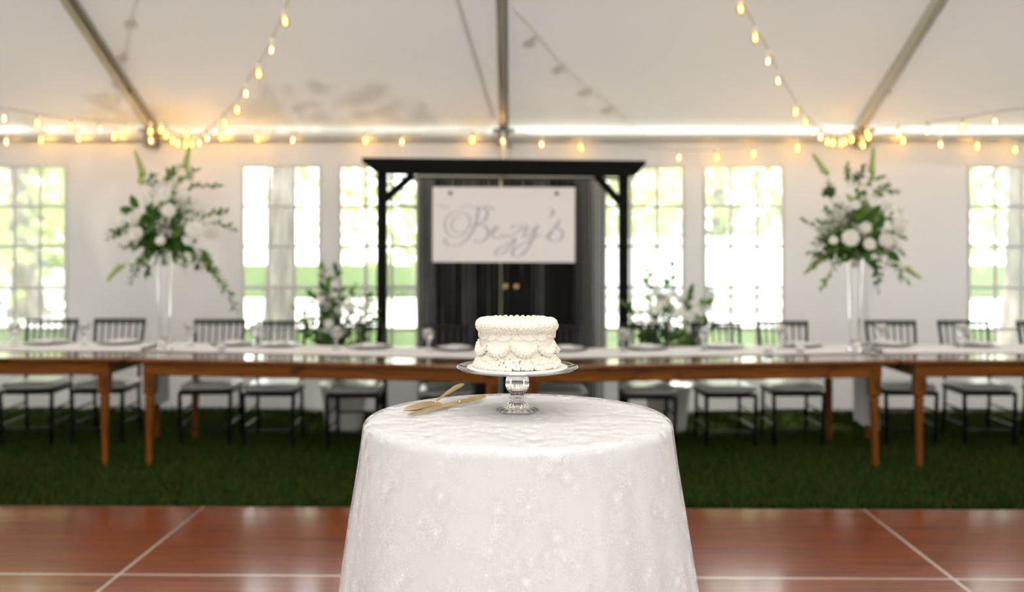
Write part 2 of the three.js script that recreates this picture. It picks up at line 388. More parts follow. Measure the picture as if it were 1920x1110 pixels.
// windows of the back wall: left and right edges in metres
const WIN = [[-6.62, -5.91], [-4.755, -4.06], [-2.448, -1.749], [-1.564, -0.86], [0.845, 1.559], [1.753, 2.467], [4.158, 4.872], [5.06, 5.77]];
const ROWS = [2.248, 1.884, 1.52, 1.146, 0.767, 0.395];
{
  const xs = new Set([-SIDE, SIDE]), ys = [-0.05, 0.1, 0.25, ...[...ROWS].reverse(), 2.34, 2.42, 2.5];
  for (let x = -SIDE + 0.06; x < SIDE; x += 0.06) if (!WIN.some(([a, b]) => Math.abs(x - a) < 0.03 || Math.abs(x - b) < 0.03)) xs.add(x);
  WIN.forEach(([a, b]) => { xs.add(a); xs.add(b); });
  const X = [...xs].sort((a, b) => a - b), Y = [];
  for (let i = 0; i < ys.length - 1; i++) for (let k = 0; k < 4; k++) Y.push(lerp(ys[i], ys[i + 1], k / 4));
  Y.push(ys[ys.length - 1]);
  const inWin = (i, j) => { const x = (X[i] + X[i + 1]) / 2, y = (Y[j] + Y[j + 1]) / 2; return y > ROWS[5] && y < ROWS[0] && WIN.some(([a, b]) => x > a && x < b); };
  const bulge = (x, y) => {
    const near = WIN.some(([a, b]) => x > a - 0.03 && x < b + 0.03) ? 0.2 : 1;
    const drape = Math.sin(x * 9 + noise(x * 0.9, y * 0.5) * 4) * 0.006 + noise(x * 1.4, y * 1.1, 3) * 0.02 + noise(x * 3.1 + y * 1.7, y * 2.3 - x, 7) * 0.009;
    return drape * near * smooth(2.5 - y, 0, 0.35);
  };
  const wall = structure('wall_back', sheet(X.length - 1, Y.length - 1,
    (u, v) => { const x = X[Math.round(u * (X.length - 1))], y = Y[Math.round(v * (Y.length - 1))]; return [x, y, -WALL + bulge(x, y)]; },
    (u, v) => [X[Math.round(u * (X.length - 1))] * 2, Y[Math.round(v * (Y.length - 1))] * 2], false, inWin), M.wallVinyl);
  part('hem', box(SIDE * 2, 0.025, 0.02, 0, 0.012, -WALL + 0.008, 0.008), M.wallVinyl, wall);
  WIN.forEach(([a, b], k) => {
    const w = structure(`window_${k + 1}`, null), c = (b - a) / 3, bar = 0.03, r = rng(40 + k);
    for (let i = 0; i < 3; i++) for (let j = 0; j < 5; j++) {
      const s = r() * 9, x0 = a + i * c, y0 = ROWS[j + 1], y1 = ROWS[j];
      part('pane', sheet(8, 10, (u, v) => { const e = Math.sin(u * Math.PI) * Math.sin(v * Math.PI); return [x0 + u * c, lerp(y0, y1, v), -WALL + e * (0.004 + 0.006 * noise(u * 3 + s, v * 3))]; }), M.clearVinyl, w);
    }
    for (let i = 0; i <= 3; i++) part('muntin', box(bar, ROWS[0] - ROWS[5] + 0.02, 0.006, a + i * c, (ROWS[0] + ROWS[5]) / 2, -WALL + 0.006, 0.002), M.muntin, w);
    for (let j = 0; j <= 5; j++) part('muntin', box(b - a, bar, 0.006, (a + b) / 2, ROWS[j], -WALL + 0.008, 0.002), M.muntin, w);
  });
  // end walls, beyond both edges of the picture
  for (const [side, sx] of [['left', -SIDE], ['right', SIDE]]) {
    structure(`wall_${side}`, sheet(80, 24, (u, v) => { const d = lerp(2 * RIDGE_D - EAVE_D, EAVE_D, u), topY = d > RIDGE_D ? roofY(d) : roofY(2 * RIDGE_D - d); return [sx + Math.sin(d * 8) * 0.01, lerp(0, topY, v), -d]; }, (u, v) => [u * 26, v * 8]), M.wallVinyl);
  }
}
{ // added front wall, unseen behind the camera; its narrow doorway limits the front light
  const X = [-SIDE, -1.0, 1.0, SIDE];
  const g = [[0, 0, 2.62], [1, 2.3, 2.62], [2, 0, 2.62]].map(([k, y0, y1]) => sheet(k === 1 ? 20 : 60, 10, (u, v) => { const x = lerp(X[k], X[k + 1], u); return [x, lerp(y0, y1, v), -FRONT_D + Math.sin(x * 9) * 0.008]; }, (u, v) => [lerp(X[k], X[k + 1], u) * 2, lerp(y0, y1, v) * 2]));
  structure('added_wall_front', merged(g), M.wallVinyl);
}
{ // frame: rafters, eave beam, posts
  const names = [null, 'aluminium tent rafter sloping up beyond the left edge', 'aluminium rafter rising to the left above the left flower vase', 'aluminium rafter straight above the black arbor', 'aluminium rafter rising to the right above the right flower vase', 'aluminium tent rafter sloping up beyond the right edge'];
  for (let i = 1; i < 6; i++) {
    const x = BAYS[i], t = thing('tent_rafter', names[i], 'rafter', V(x, 0, 0));
    const a = V(0, roofY(EAVE_D - 0.1) - 0.075, -(EAVE_D - 0.1)), b = V(0, RIDGE_Y - 0.075, -RIDGE_D), up = V(0, 1, SLOPE).normalize();
    part('tube', beam(a.clone().add(V(-0.014, 0, 0)), b.clone().add(V(-0.014, 0, 0)), 0.058, 0.09, up), M.aluminium, t);
    part('keder_channel', beam(a.clone().add(V(0.031, 0.012, 0)), b.clone().add(V(0.031, 0.012, 0)), 0.026, 0.05, up), M.aluminiumDark, t);
    part('foot_bracket', merged([box(0.11, 0.16, 0.1, 0, 2.5, -8.44), box(0.2, 0.035, 0.05, 0, 2.56, -8.41)]), M.steelDark, t);
    for (const f of [0.12, 0.36, 0.6]) { const p = a.clone().lerp(b, f); part('bolt', new THREE.SphereGeometry(0.014, 10, 8).translate(p.x + 0.03, p.y - 0.03, p.z), M.steelDark, t); }
  }
  const e = thing('eave_beam', 'long aluminium eave tube along the top of the tent wall', 'beam', V(0, 2.497, -WALL + 0.03));
  for (let i = 0; i < 6; i++) part('beam_section', merged([rod(V(BAYS[i] + 0.06, 0, 0), V(BAYS[i + 1] - 0.06, 0, 0), 0.026, 0.026, 14), box(BAYS[i + 1] - BAYS[i] - 0.12, 0.014, 0.012, (BAYS[i] + BAYS[i + 1]) / 2, 0.034, 0.0, 0.003)]), M.aluminium, e);
  const pn = [null, 'aluminium tent post beyond the left edge', 'aluminium tent post standing behind the left flower vase', 'aluminium tent post behind the gap between the black curtains', 'aluminium tent post standing behind the right flower vase', 'aluminium tent post beyond the right edge'];
  for (let i = 1; i < 6; i++) {
    const t = thing('tent_post', pn[i], 'post', V(BAYS[i] + 0.005, 0, i === 3 ? -8.41 : -8.66));
    const gy = groundY(BAYS[i], 8.4);
    part('pole', rod(V(0, gy + 0.02, 0), V(0, i === 3 ? 2.46 : 2.41, 0), 0.032, 0.032, 16), M.aluminium, t);
    part('base_plate', box(0.16, 0.016, 0.16, 0, gy + 0.01, 0), M.steelDark, t);
  }
}

// ---------------------------------------------------------------- outside: trees, drive, cars
{
  part('drive', groundPatch(-40, 40, 17, 27.5, 8, 6, 4).translate(0, 0.02, 0), M.gravel, lawn);
  const leafGeo = new THREE.BufferGeometry();
  leafGeo.setAttribute('position', new THREE.Float32BufferAttribute([0, 0, 0, 0.5, 0.45, 0.08, -0.5, 0.45, 0.08, 0, 1.1, 0], 3));
  leafGeo.setIndex([0, 1, 3, 0, 3, 2]);
  leafGeo.computeVertexNormals();
  // [x, depth, trunk radius, height of the crown's middle, crown radius, crown height, leaves, first branch height, hue, label]
  const trees = [
    [-3.35, 13.2, 0.185, 7.0, 3.0, 2.4, 2600, 0, 'pale grey tree trunk behind the window left of the arbor'],
    [7.05, 13.0, 0.27, 7.2, 3.0, 2.4, 2600, 0.1, 'broad pale tree trunk behind the far right window'],
    [-10.5, 20, 0.3, 4.2, 4.4, 3.4, 3600, 0.6, 'leafy tree behind the far left window'],
    [1.8, 24, 0.3, 4.8, 4.6, 3.6, 3600, 0.8, 'yellow green tree behind the windows right of the arbor'],
    [-2.6, 30, 0.35, 5.0, 5.5, 4.2, 3600, 0.95, 'yellow green tree behind the left side of the arbor'],
    [12.5, 28, 0.35, 5, 5.2, 4.0, 3600, 0.6, 'distant leafy tree behind the window on the far right'],
    [-15, 32, 0.35, 5, 5.5, 4.2, 3600, 0.3, 'distant leafy tree beyond the far left window'],
    [7.2, 33, 0.35, 5, 5.5, 4.4, 3600, 0.5, 'distant green tree behind the right middle window'],
  ];
  trees.forEach(([x, d, tr, ch, cr, chh, n, hue, label], k) => {
    const r = rng(300 + k), t = thing('tree', label, 'tree', V(x, 0, -d));
    const H = ch + chh * 0.5;
    part('trunk', sheet(20, 16, (u, v) => { const a = u * TAU, f = tr * (1 + 0.5 * Math.exp(-v * 14)) * (1 - 0.6 * v) * (1 + 0.08 * Math.sin(a * 5 + v * 3)); return [Math.cos(a) * f + 0.12 * Math.sin(v * 3 + k), v * H - 0.03, -Math.sin(a) * f]; }, (u, v) => [u, v * 3], true), M.bark, t);
    for (let i = 0; i < 7; i++) { const a = i / 7 * TAU + r(), y0 = ch - chh * 0.8 + r() * chh * 0.8, L = cr * (0.5 + r() * 0.35); part('branch', tube([V(0, y0, 0), V(Math.cos(a) * L * 0.5, y0 + 0.7, Math.sin(a) * L * 0.5), V(Math.cos(a) * L, y0 + 1 + r(), Math.sin(a) * L)], tr * 0.25, 8, 6), M.bark, t); }
    const leaves = new THREE.InstancedMesh(leafGeo, M.treeLeaf, n), m = new THREE.Matrix4(), q = new THREE.Quaternion(), e = new THREE.Euler(), c = new THREE.Color();
    for (let i = 0; i < n; i++) {
      const a = r() * TAU, z = r() * 2 - 1, s = Math.sqrt(1 - z * z), rad = Math.cbrt(0.25 + 0.75 * r());
      const lump = 1 + 0.3 * noise(Math.cos(a) * 2 + k, z * 2, Math.sin(a) * 2);
      e.set(r() * TAU, r() * TAU, r() * TAU);
      const size = 0.2 + r() * 0.16;
      m.compose(V(Math.cos(a) * s * cr * rad * lump, ch + z * chh * rad * lump, Math.sin(a) * s * cr * rad * lump), q.setFromEuler(e), V(size, size, size));
      leaves.setMatrixAt(i, m);
      const j = r();
      c.setRGB(lerp(0.2, 0.55, hue * 0.6 + j * 0.4), lerp(0.33, 0.58, hue * 0.5 + j * 0.5), lerp(0.12, 0.22, j));
      leaves.setColorAt(i, c);
    }
    leaves.name = 'foliage';
    leaves.castShadow = leaves.receiveShadow = true;
    leaves.userData.kind = 'stuff';
    t.add(leaves);
  });
  function car(label, pos, turn) {
    const t = thing('car', label, 'car', pos, turn), s = new THREE.Shape();
    s.moveTo(-2.2, 0.3); s.lineTo(2.15, 0.3); s.quadraticCurveTo(2.3, 0.5, 2.2, 0.75); s.quadraticCurveTo(1.8, 0.92, 1.15, 0.95); s.quadraticCurveTo(0.6, 1.42, 0.1, 1.45);
    s.lineTo(-0.9, 1.45); s.quadraticCurveTo(-1.6, 1.35, -1.9, 1.0); s.quadraticCurveTo(-2.3, 0.95, -2.28, 0.6); s.closePath();
    part('body', new THREE.ExtrudeGeometry(s, { depth: 1.5, bevelEnabled: true, bevelThickness: 0.1, bevelSize: 0.08, bevelSegments: 3 }).translate(0, 0, -0.75), M.carPaint, t);
    const w = new THREE.Shape();
    w.moveTo(-1.6, 1.0); w.lineTo(0.95, 1.0); w.quadraticCurveTo(0.55, 1.32, 0.1, 1.36); w.lineTo(-0.9, 1.36); w.closePath();
    part('side_window', new THREE.ExtrudeGeometry(w, { depth: 1.74, bevelEnabled: false }).translate(0, 0, -0.87), M.carGlass, t);
    for (const x of [-1.35, 1.4]) for (const z of [-0.74, 0.74]) part('wheel', new THREE.CylinderGeometry(0.32, 0.32, 0.22, 24).rotateX(Math.PI / 2).translate(x, 0.32, z), M.tyre, t);
  }
  car('white parked car on the drive behind the far left window', V(-11.6, 0.03, -22.8), Math.PI);
  const tr = thing('cargo_trailer', 'low white box trailer on the drive behind the right middle windows', 'trailer', V(4.6, 0.03, -22.6));
  part('box_body', box(5.2, 1.35, 1.9, 0, 1.05, 0, 0.12), M.carPaint, tr);
  part('drawbar', box(1.3, 0.08, 0.1, -3.2, 0.48, 0), M.steelDark, tr);
  for (const z of [-0.9, 0.9]) part('wheel', new THREE.CylinderGeometry(0.3, 0.3, 0.22, 24).rotateX(Math.PI / 2).translate(-0.2, 0.3, z), M.tyre, tr);
  for (const z of [-0.96, 0.96]) part('mudguard', new THREE.TorusGeometry(0.38, 0.05, 8, 20, Math.PI).translate(-0.2, 0.32, z), M.carPaint, tr);
}
// unlit strings and a strap that lie outside on the roof and show as shadows through it
{
  const onRoof = (px, py, lift = 0.05) => { const d = (EAVE_Y + SLOPE * EAVE_D - EYE) / (SLOPE + (HORIZON - py) / FOCAL), p = at(px, py, d); return p.add(V(0, lift, 0)); };
  const globe = lathe([[0.001, -0.075], [0.014, -0.071], [0.026, -0.055], [0.03, -0.042], [0.026, -0.026], [0.016, -0.008], [0.014, 0.012], [0.001, 0.014]], 14);
  const strand = (label, pts, bulbs) => {
    const t = thing('unlit_light_strand', label, 'string lights');
    part('cord', tube(pts.map(([x, y]) => onRoof(x, y)), 0.011, 40, 6), M.cord, t);
    for (const [x, y] of bulbs) { const b = part('bulb', globe, M.socket, t); b.position.copy(onRoof(x, y, 0.06)); b.quaternion.setFromUnitVectors(V(0, -1, 0), V(-0.5, -0.38, -0.82).normalize()); b.scale.setScalar(1.9); }
  };
  strand('dark light string shadowed through the roof right of the centre rafter', [[962, 22], [1000, 62], [1056, 128], [1106, 170], [1150, 205], [1186, 242]], [[1000, 74], [1053, 124], [1102, 168], [1145, 202]]);
  strand('dark light string shadowed through the roof beside the left rafter', [[262, -10], [248, 30], [240, 80], [232, 130], [222, 190], [216, 235]], [[248, 38], [234, 102], [222, 152]]);
  const strap = thing('roof_strap', 'pale webbing strap slanting over the roof left of the centre rafter', 'strap');
  part('webbing', beam(onRoof(848, -30, 0.03), onRoof(926, 226, 0.03), 0.04, 0.006), M.rope, strap);
}

// ---------------------------------------------------------------- string lights inside
{
  const globe = lathe([[0.001, -0.066], [0.012, -0.064], [0.021, -0.056], [0.026, -0.044], [0.0255, -0.033], [0.02, -0.02], [0.0135, -0.009], [0.012, 0]], 20);
  const socketGeo = lathe([[0.001, 0.034], [0.011, 0.033], [0.013, 0.028], [0.013, -0.002], [0.0125, -0.005]], 14);
  const filamentGeo = new THREE.CapsuleGeometry(0.0065, 0.022, 4, 10).translate(0, -0.034, 0);
  let lamps = 0;
  function strand(label, ends, list, glow) {
    const t = thing('string_light_strand', label, 'string lights');
    const pts = list.map(([x, y, d]) => at(x, y, d).add(V(0, 0.075, 0)));
    const path = [...(ends[0] ? [ends[0]] : []), ...pts, ...(ends[1] ? [ends[1]] : [])];
    part('cord', tube(path, 0.0045, path.length * 8, 5), M.cord, t);
    list.forEach(([, , , dim], i) => {
      const b = part('bulb', globe, dim ? M.bulbDim : M.bulbGlass, t);
      b.position.copy(pts[i]).add(V(0, -0.034, 0));
      b.scale.setScalar(1.2);
      b.rotation.set(0.06 * Math.sin(i * 5.1), 0, 0.1 * Math.sin(i * 3.7));
      part('socket', socketGeo, M.socket, b);
      part('filament', filamentGeo, dim ? M.filamentDim : M.filament, b);
      const l = new THREE.PointLight(new THREE.Color(1, 0.55, 0.18), glow * (dim ? 0.35 : 1));
      l.name = 'bulb_glow';
      l.position.copy(b.position).add(V(0, -0.034, 0));
      l.castShadow = (lamps++ % 6) === 0;
      l.shadow.radius = 1;
      scene.add(l);
    });
  }
  strand('lit bulb string rising from the left rafter foot towards the tent middle', [V(-3.2, 2.56, -8.38), at(556, -40, 5.6)],
    [[302, 244, 8.3], [312, 254, 8.2], [323, 264, 8.1], [334, 269, 8.0], [347, 271, 7.9], [360, 270, 7.75], [374, 268, 7.6, 1], [388, 260, 7.4, 1], [404, 247, 7.2, 1], [420, 232, 7.05], [445, 206, 6.8], [461, 176, 6.6, 1], [485, 139, 6.4], [510, 94, 6.2, 1], [533, 40, 6.0]], 0.011);
  strand('lit bulb string rising from the right rafter foot towards the tent middle', [V(3.14, 2.56, -8.38), at(1372, -40, 5.6)],
    [[1597, 262, 8.2], [1584, 266, 8.1], [1576, 269, 7.95], [1563, 268, 7.8], [1551, 266, 7.65], [1539, 258, 7.45, 1], [1525, 247, 7.3, 1], [1509, 231, 7.15], [1493, 210, 7.0], [1458, 152, 6.65, 1], [1441, 115, 6.45, 1], [1416, 71, 6.25], [1388, 17, 6.0]], 0.011);
  strand('lit bulb string swagged left from the left rafter foot', [V(-3.22, 2.6, -8.36), at(-60, 205, 6.6)],
    [[282, 246, 8.25], [241, 245, 8.1], [187, 243, 7.8, 1], [133, 239, 7.5], [69, 232, 7.2], [8, 222, 6.9, 1]], 0.011);
  strand('lit bulb string swagged right from the right rafter foot', [V(3.2, 2.6, -8.36), at(1990, 196, 6.3)],
    [[1626, 249, 8.28], [1629, 257, 8.2], [1684, 251, 7.9, 1], [1740, 246, 7.5, 1], [1804, 239, 7.1], [1866, 229, 6.7, 1]], 0.011);
  strand('lit bulb string along the eave tube over the left wall', [at(-70, 262, 8.36), at(938, 262, 8.36)],
    [[12, 266, 8.36, 1], [78, 263, 8.36], [147, 259, 8.36], [215, 256, 8.36], [282, 264, 8.36, 1], [350, 255, 8.36], [415, 257, 8.36], [482, 260, 8.36], [550, 263, 8.36, 1], [684, 264, 8.36], [754, 266, 8.36, 1], [885, 263, 8.36]], 0.035);
  strand('lit bulb string drooping along the top of the right wall', [at(944, 258, 8.36), at(1985, 282, 8.36)],
    [[943, 264, 8.36, 1], [1016, 271, 8.36, 1], [1088, 277, 8.36], [1274, 296, 8.36, 1], [1343, 295, 8.36], [1413, 289, 8.36], [1495, 278, 8.36], [1617, 272, 8.36], [1694, 264, 8.36], [1763, 271, 8.36, 1], [1833, 275, 8.36], [1903, 281, 8.36]], 0.024);
}

// ---------------------------------------------------------------- the long row of farm tables
const TABLE_L = 2.585, TABLE_W = 1.07, TABLE_H = 0.757, TABLE_D = 6.755;     // depth of the middle of the tables
const tableTopY = (x) => x < -2.6 ? 0.772 : x < 0 ? lerp(0.715, 0.772, -x / 2.6) : x < 2.6 ? lerp(0.715, 0.757, x / 2.6) : 0.757;
{
  const longUv = (g, s) => { const p = g.attributes.position, uv = g.attributes.uv; for (let i = 0; i < p.count; i++) uv.setXY(i, p.getX(i) / 1.3 + s, (p.getZ(i) + p.getY(i)) / 0.42 + s * 1.7); return g; };
  const upUv = (g, s) => { const p = g.attributes.position, uv = g.attributes.uv; for (let i = 0; i < p.count; i++) uv.setXY(i, p.getY(i) / 1.3 + s, (p.getX(i) + p.getZ(i)) / 0.42 + s); return g; };
  const legGeo = merged([upUv(box(0.074, 0.22, 0.074, 0, 0.622, 0, 0.004), 0.1), upUv(lathe([[0.001, 0], [0.017, 0], [0.021, 0.012], [0.021, 0.05], [0.024, 0.07], [0.021, 0.08], [0.0235, 0.2], [0.029, 0.4], [0.031, 0.43], [0.027, 0.455], [0.034, 0.47], [0.034, 0.483], [0.026, 0.49], [0.026, 0.498], [0.036, 0.507], [0.037, 0.515]], 20), 0.4)]);
  const L = TABLE_L - 0.2, W = TABLE_W - 0.1;
  const names = ['brown farm table at the left end of the row', 'brown farm table left of centre behind the cake', 'brown farm table right of centre behind the cake', 'brown farm table at the right end of the row'];
  [-3.9, -1.3, 1.3, 3.9].forEach((x, k) => {
    const y0 = tableTopY(x - 1.29), y1 = tableTopY(x + 1.29), t = thing('farm_table', names[k], 'table', V(x, (y0 + y1) / 2 - TABLE_H, -TABLE_D));
    t.rotation.z = Math.atan2(y1 - y0, 2.58);
    part('tabletop', longUv(box(TABLE_L, 0.026, TABLE_W, 0, TABLE_H - 0.013, 0, 0.006), k * 0.31), M.tableTop, t);
    for (const s of [-1, 1]) part('apron', longUv(box(L, 0.092, 0.024, 0, TABLE_H - 0.073, s * W / 2, 0.003), k * 0.23 + s * 0.1), M.tableWood, t);
    for (const s of [-1, 1]) part('end_apron', box(0.024, 0.092, W - 0.03, s * (L / 2 - 0.012), TABLE_H - 0.073, 0, 0.003), M.tableWood, t);
    for (const sx of [-1, 1]) for (const sz of [-1, 1]) part('leg', legGeo, M.tableWood, t).position.set(sx * (L / 2 - 0.04), 0, sz * (W / 2 - 0.03));
  });
}
{ // lace runners along the tables, the middle one hanging down at both ends
  const z0 = -6.6, z1 = -7.2;
  function runner(label, path, seed) {
    const pts = path.map(([x, y]) => V(x, y, 0)), curve = new THREE.CurvePath();
    for (let i = 0; i < pts.length - 1; i++) curve.add(new THREE.LineCurve3(pts[i], pts[i + 1]));
    const len = curve.getLength(), n = Math.ceil(len / 0.035);
    const g = sheet(n, 14, (u, v) => {
      const p = curve.getPoint(u), onTop = smooth(p.y, 0.68, 0.71), fall = 1 - onTop;
      const k = fall * 0.018 * Math.sin(v * 21 + u * 9 + seed) + onTop * (0.0015 + 0.001 * noise(p.x * 9, v * 7, seed));
      const zz = lerp(z0, z1, v), spread = 1 - fall * 0.12;
      return [p.x + (fall ? (p.x < 0 ? -1 : 1) * fall * 0.02 + k : 0), p.y + (onTop ? k : 0) + (u === 0 || u === 1 ? 0.03 * Math.abs(Math.sin(v * 16)) : 0), (zz + 6.9) * spread - 6.9];
    }, (u, v) => [u * len, v * 0.66]);
    tag(part('table_runner', g, M.runner, scene), label, 'runner').name = numbered('table_runner');
  }
  const e = 0.003;
  runner('white lace runner on the left end farm table', [[-5.16, 0.772 + e], [-2.63, 0.772 + e]], 1);
  runner('long white lace runner over both middle farm tables with hanging ends', [[-2.602, 0.33], [-2.6, 0.74], [-2.592, tableTopY(-2.58) + e + 0.002], [0, 0.715 + e + 0.001], [2.592, 0.757 + e + 0.002], [2.6, 0.72], [2.603, 0.17]], 2);
  runner('white lace runner on the right end farm table', [[2.63, 0.757 + e], [5.16, 0.757 + e]], 3);
}

// ---------------------------------------------------------------- chairs
{
  const proto = new THREE.Group();
  proto.name = 'banquet_chair';
  const W = 0.2, D = 0.2, SEAT = 0.43;                       // front faces +z (to the camera)
  const rearPost = (s) => tube([V(s * 0.175, 0, -0.235), V(s * 0.172, 0.25, -0.2), V(s * 0.172, 0.45, -0.19), V(s * 0.178, 0.68, -0.21), V(s * 0.192, 0.925, -0.265)], 0.0135, 20, 8);
  const ringed = (r, h) => { const p = [[0.001, 0]]; p.push([r * 0.75, 0], [r * 0.9, h * 0.1]); for (const f of [0.3, 0.55, 0.8]) p.push([r, h * (f - 0.03)], [r * 1.22, h * f], [r, h * (f + 0.03)]); p.push([r, h]); return lathe(p, 10); };
  part('seat_frame', merged([box(0.39, 0.03, 0.03, 0, SEAT - 0.015, 0.19), box(0.36, 0.03, 0.03, 0, SEAT - 0.015, -0.19), box(0.03, 0.03, 0.38, -0.182, SEAT - 0.015, 0), box(0.03, 0.03, 0.38, 0.182, SEAT - 0.015, 0), box(0.36, 0.012, 0.38, 0, SEAT - 0.008, 0)]), M.black, proto);
  const cushion = sheet(28, 12, (u, v) => {
    const a = u * TAU, e = 0.28, c = Math.cos(a), s = Math.sin(a), sx = Math.sign(c) * Math.pow(Math.abs(c), e), sz = Math.sign(s) * Math.pow(Math.abs(s), e);
    const w = v * Math.PI - Math.PI / 2, k = Math.pow(Math.max(0, Math.cos(w)), 0.3), y = Math.sign(w) * Math.pow(Math.abs(Math.sin(w)), 0.75);
    return [sx * 0.202 * k, SEAT + 0.026 + y * 0.028 + (y > 0 ? 0.006 * (1 - k * k) : 0), -sz * 0.2 * k + 0.006];
  }, (u, v) => [u, v], true);
  part('cushion', cushion, M.ivory, proto);
  for (const s of [-1, 1]) part('leg', ringed(0.0145, SEAT - 0.02).clone().applyMatrix4(new THREE.Matrix4().makeShear(0, 0, s * 0.02, 0.02, 0, 0)).translate(s * 0.178, 0, 0.185), M.black, proto);
  for (const s of [-1, 1]) part('leg', rearPost(s), M.black, proto);
  part('top_rail', rod(V(-0.2, 0.918, -0.263), V(0.2, 0.918, -0.263), 0.0115, 0.0115, 10), M.black, proto);
  part('back_rail', rod(V(-0.189, 0.893, -0.258), V(0.189, 0.893, -0.258), 0.0085, 0.0085, 8), M.black, proto);
  part('back_rail', rod(V(-0.176, 0.62, -0.203), V(0.176, 0.62, -0.203), 0.0095, 0.0095, 8), M.black, proto);
  for (let i = 0; i < 6; i++) { const x = (i - 2.5) * 0.0535; part('spindle', rod(V(x * 0.96, 0.62, -0.203), V(x, 0.918, -0.263), 0.0075, 0.0075, 8), M.black, proto); }
  for (const s of [-1, 1]) for (const y of [0.17, 0.28]) part('stretcher', rod(V(s * 0.178, y, 0.185), V(s * 0.172, y, -0.205), 0.0085), M.black, proto);
  part('stretcher', rod(V(-0.178, 0.14, 0.186), V(0.178, 0.14, 0.186), 0.0085), M.black, proto);
  part('stretcher', rod(V(-0.173, 0.23, -0.203), V(0.173, 0.23, -0.203), 0.0085), M.black, proto);
  const list = [
    [-4.3, 'black banquet chair cut off by the left edge of the picture'],
    [-3.63, 'black banquet chair in front of the far left window'],
    [-3.11, 'black banquet chair left of the left glass vase, its seat behind a table leg'],
    [-2.3, 'black banquet chair just right of the left glass vase'],
    [-1.82, 'black banquet chair in front of the pale tree trunk window'],
    [-1.2, 'black banquet chair in front of the left potted flowers'],
    [-0.5, 'black banquet chair before the curtain, left of the cake'],
    [0.36, 'black banquet chair before the curtain, right of the cake'],
    [1.04, 'black banquet chair in front of the right potted flowers'],
    [1.63, 'black banquet chair just right of the right potted flowers'],
    [2.15, 'black banquet chair left of the right glass vase'],
    [3.0, 'black banquet chair just right of the right glass vase'],
    [3.58, 'black banquet chair at the left side of the far right window'],
    [4.2, 'black banquet chair cut off by the right edge of the picture'],
  ];
  const r = rng(9);
  list.forEach(([x, label], i) => {
    const o = i ? proto.clone() : proto;
    o.name = numbered('banquet_chair');
    const d = 7.16 + (r() - 0.5) * 0.05;
    o.position.set(x, groundY(x, d), -d);
    o.rotation.y = (r() - 0.5) * 0.12 - x * 0.006;
    o.userData = { label, category: 'chair', group: 'black banquet chairs behind the long table' };
    scene.add(o);
  });
}

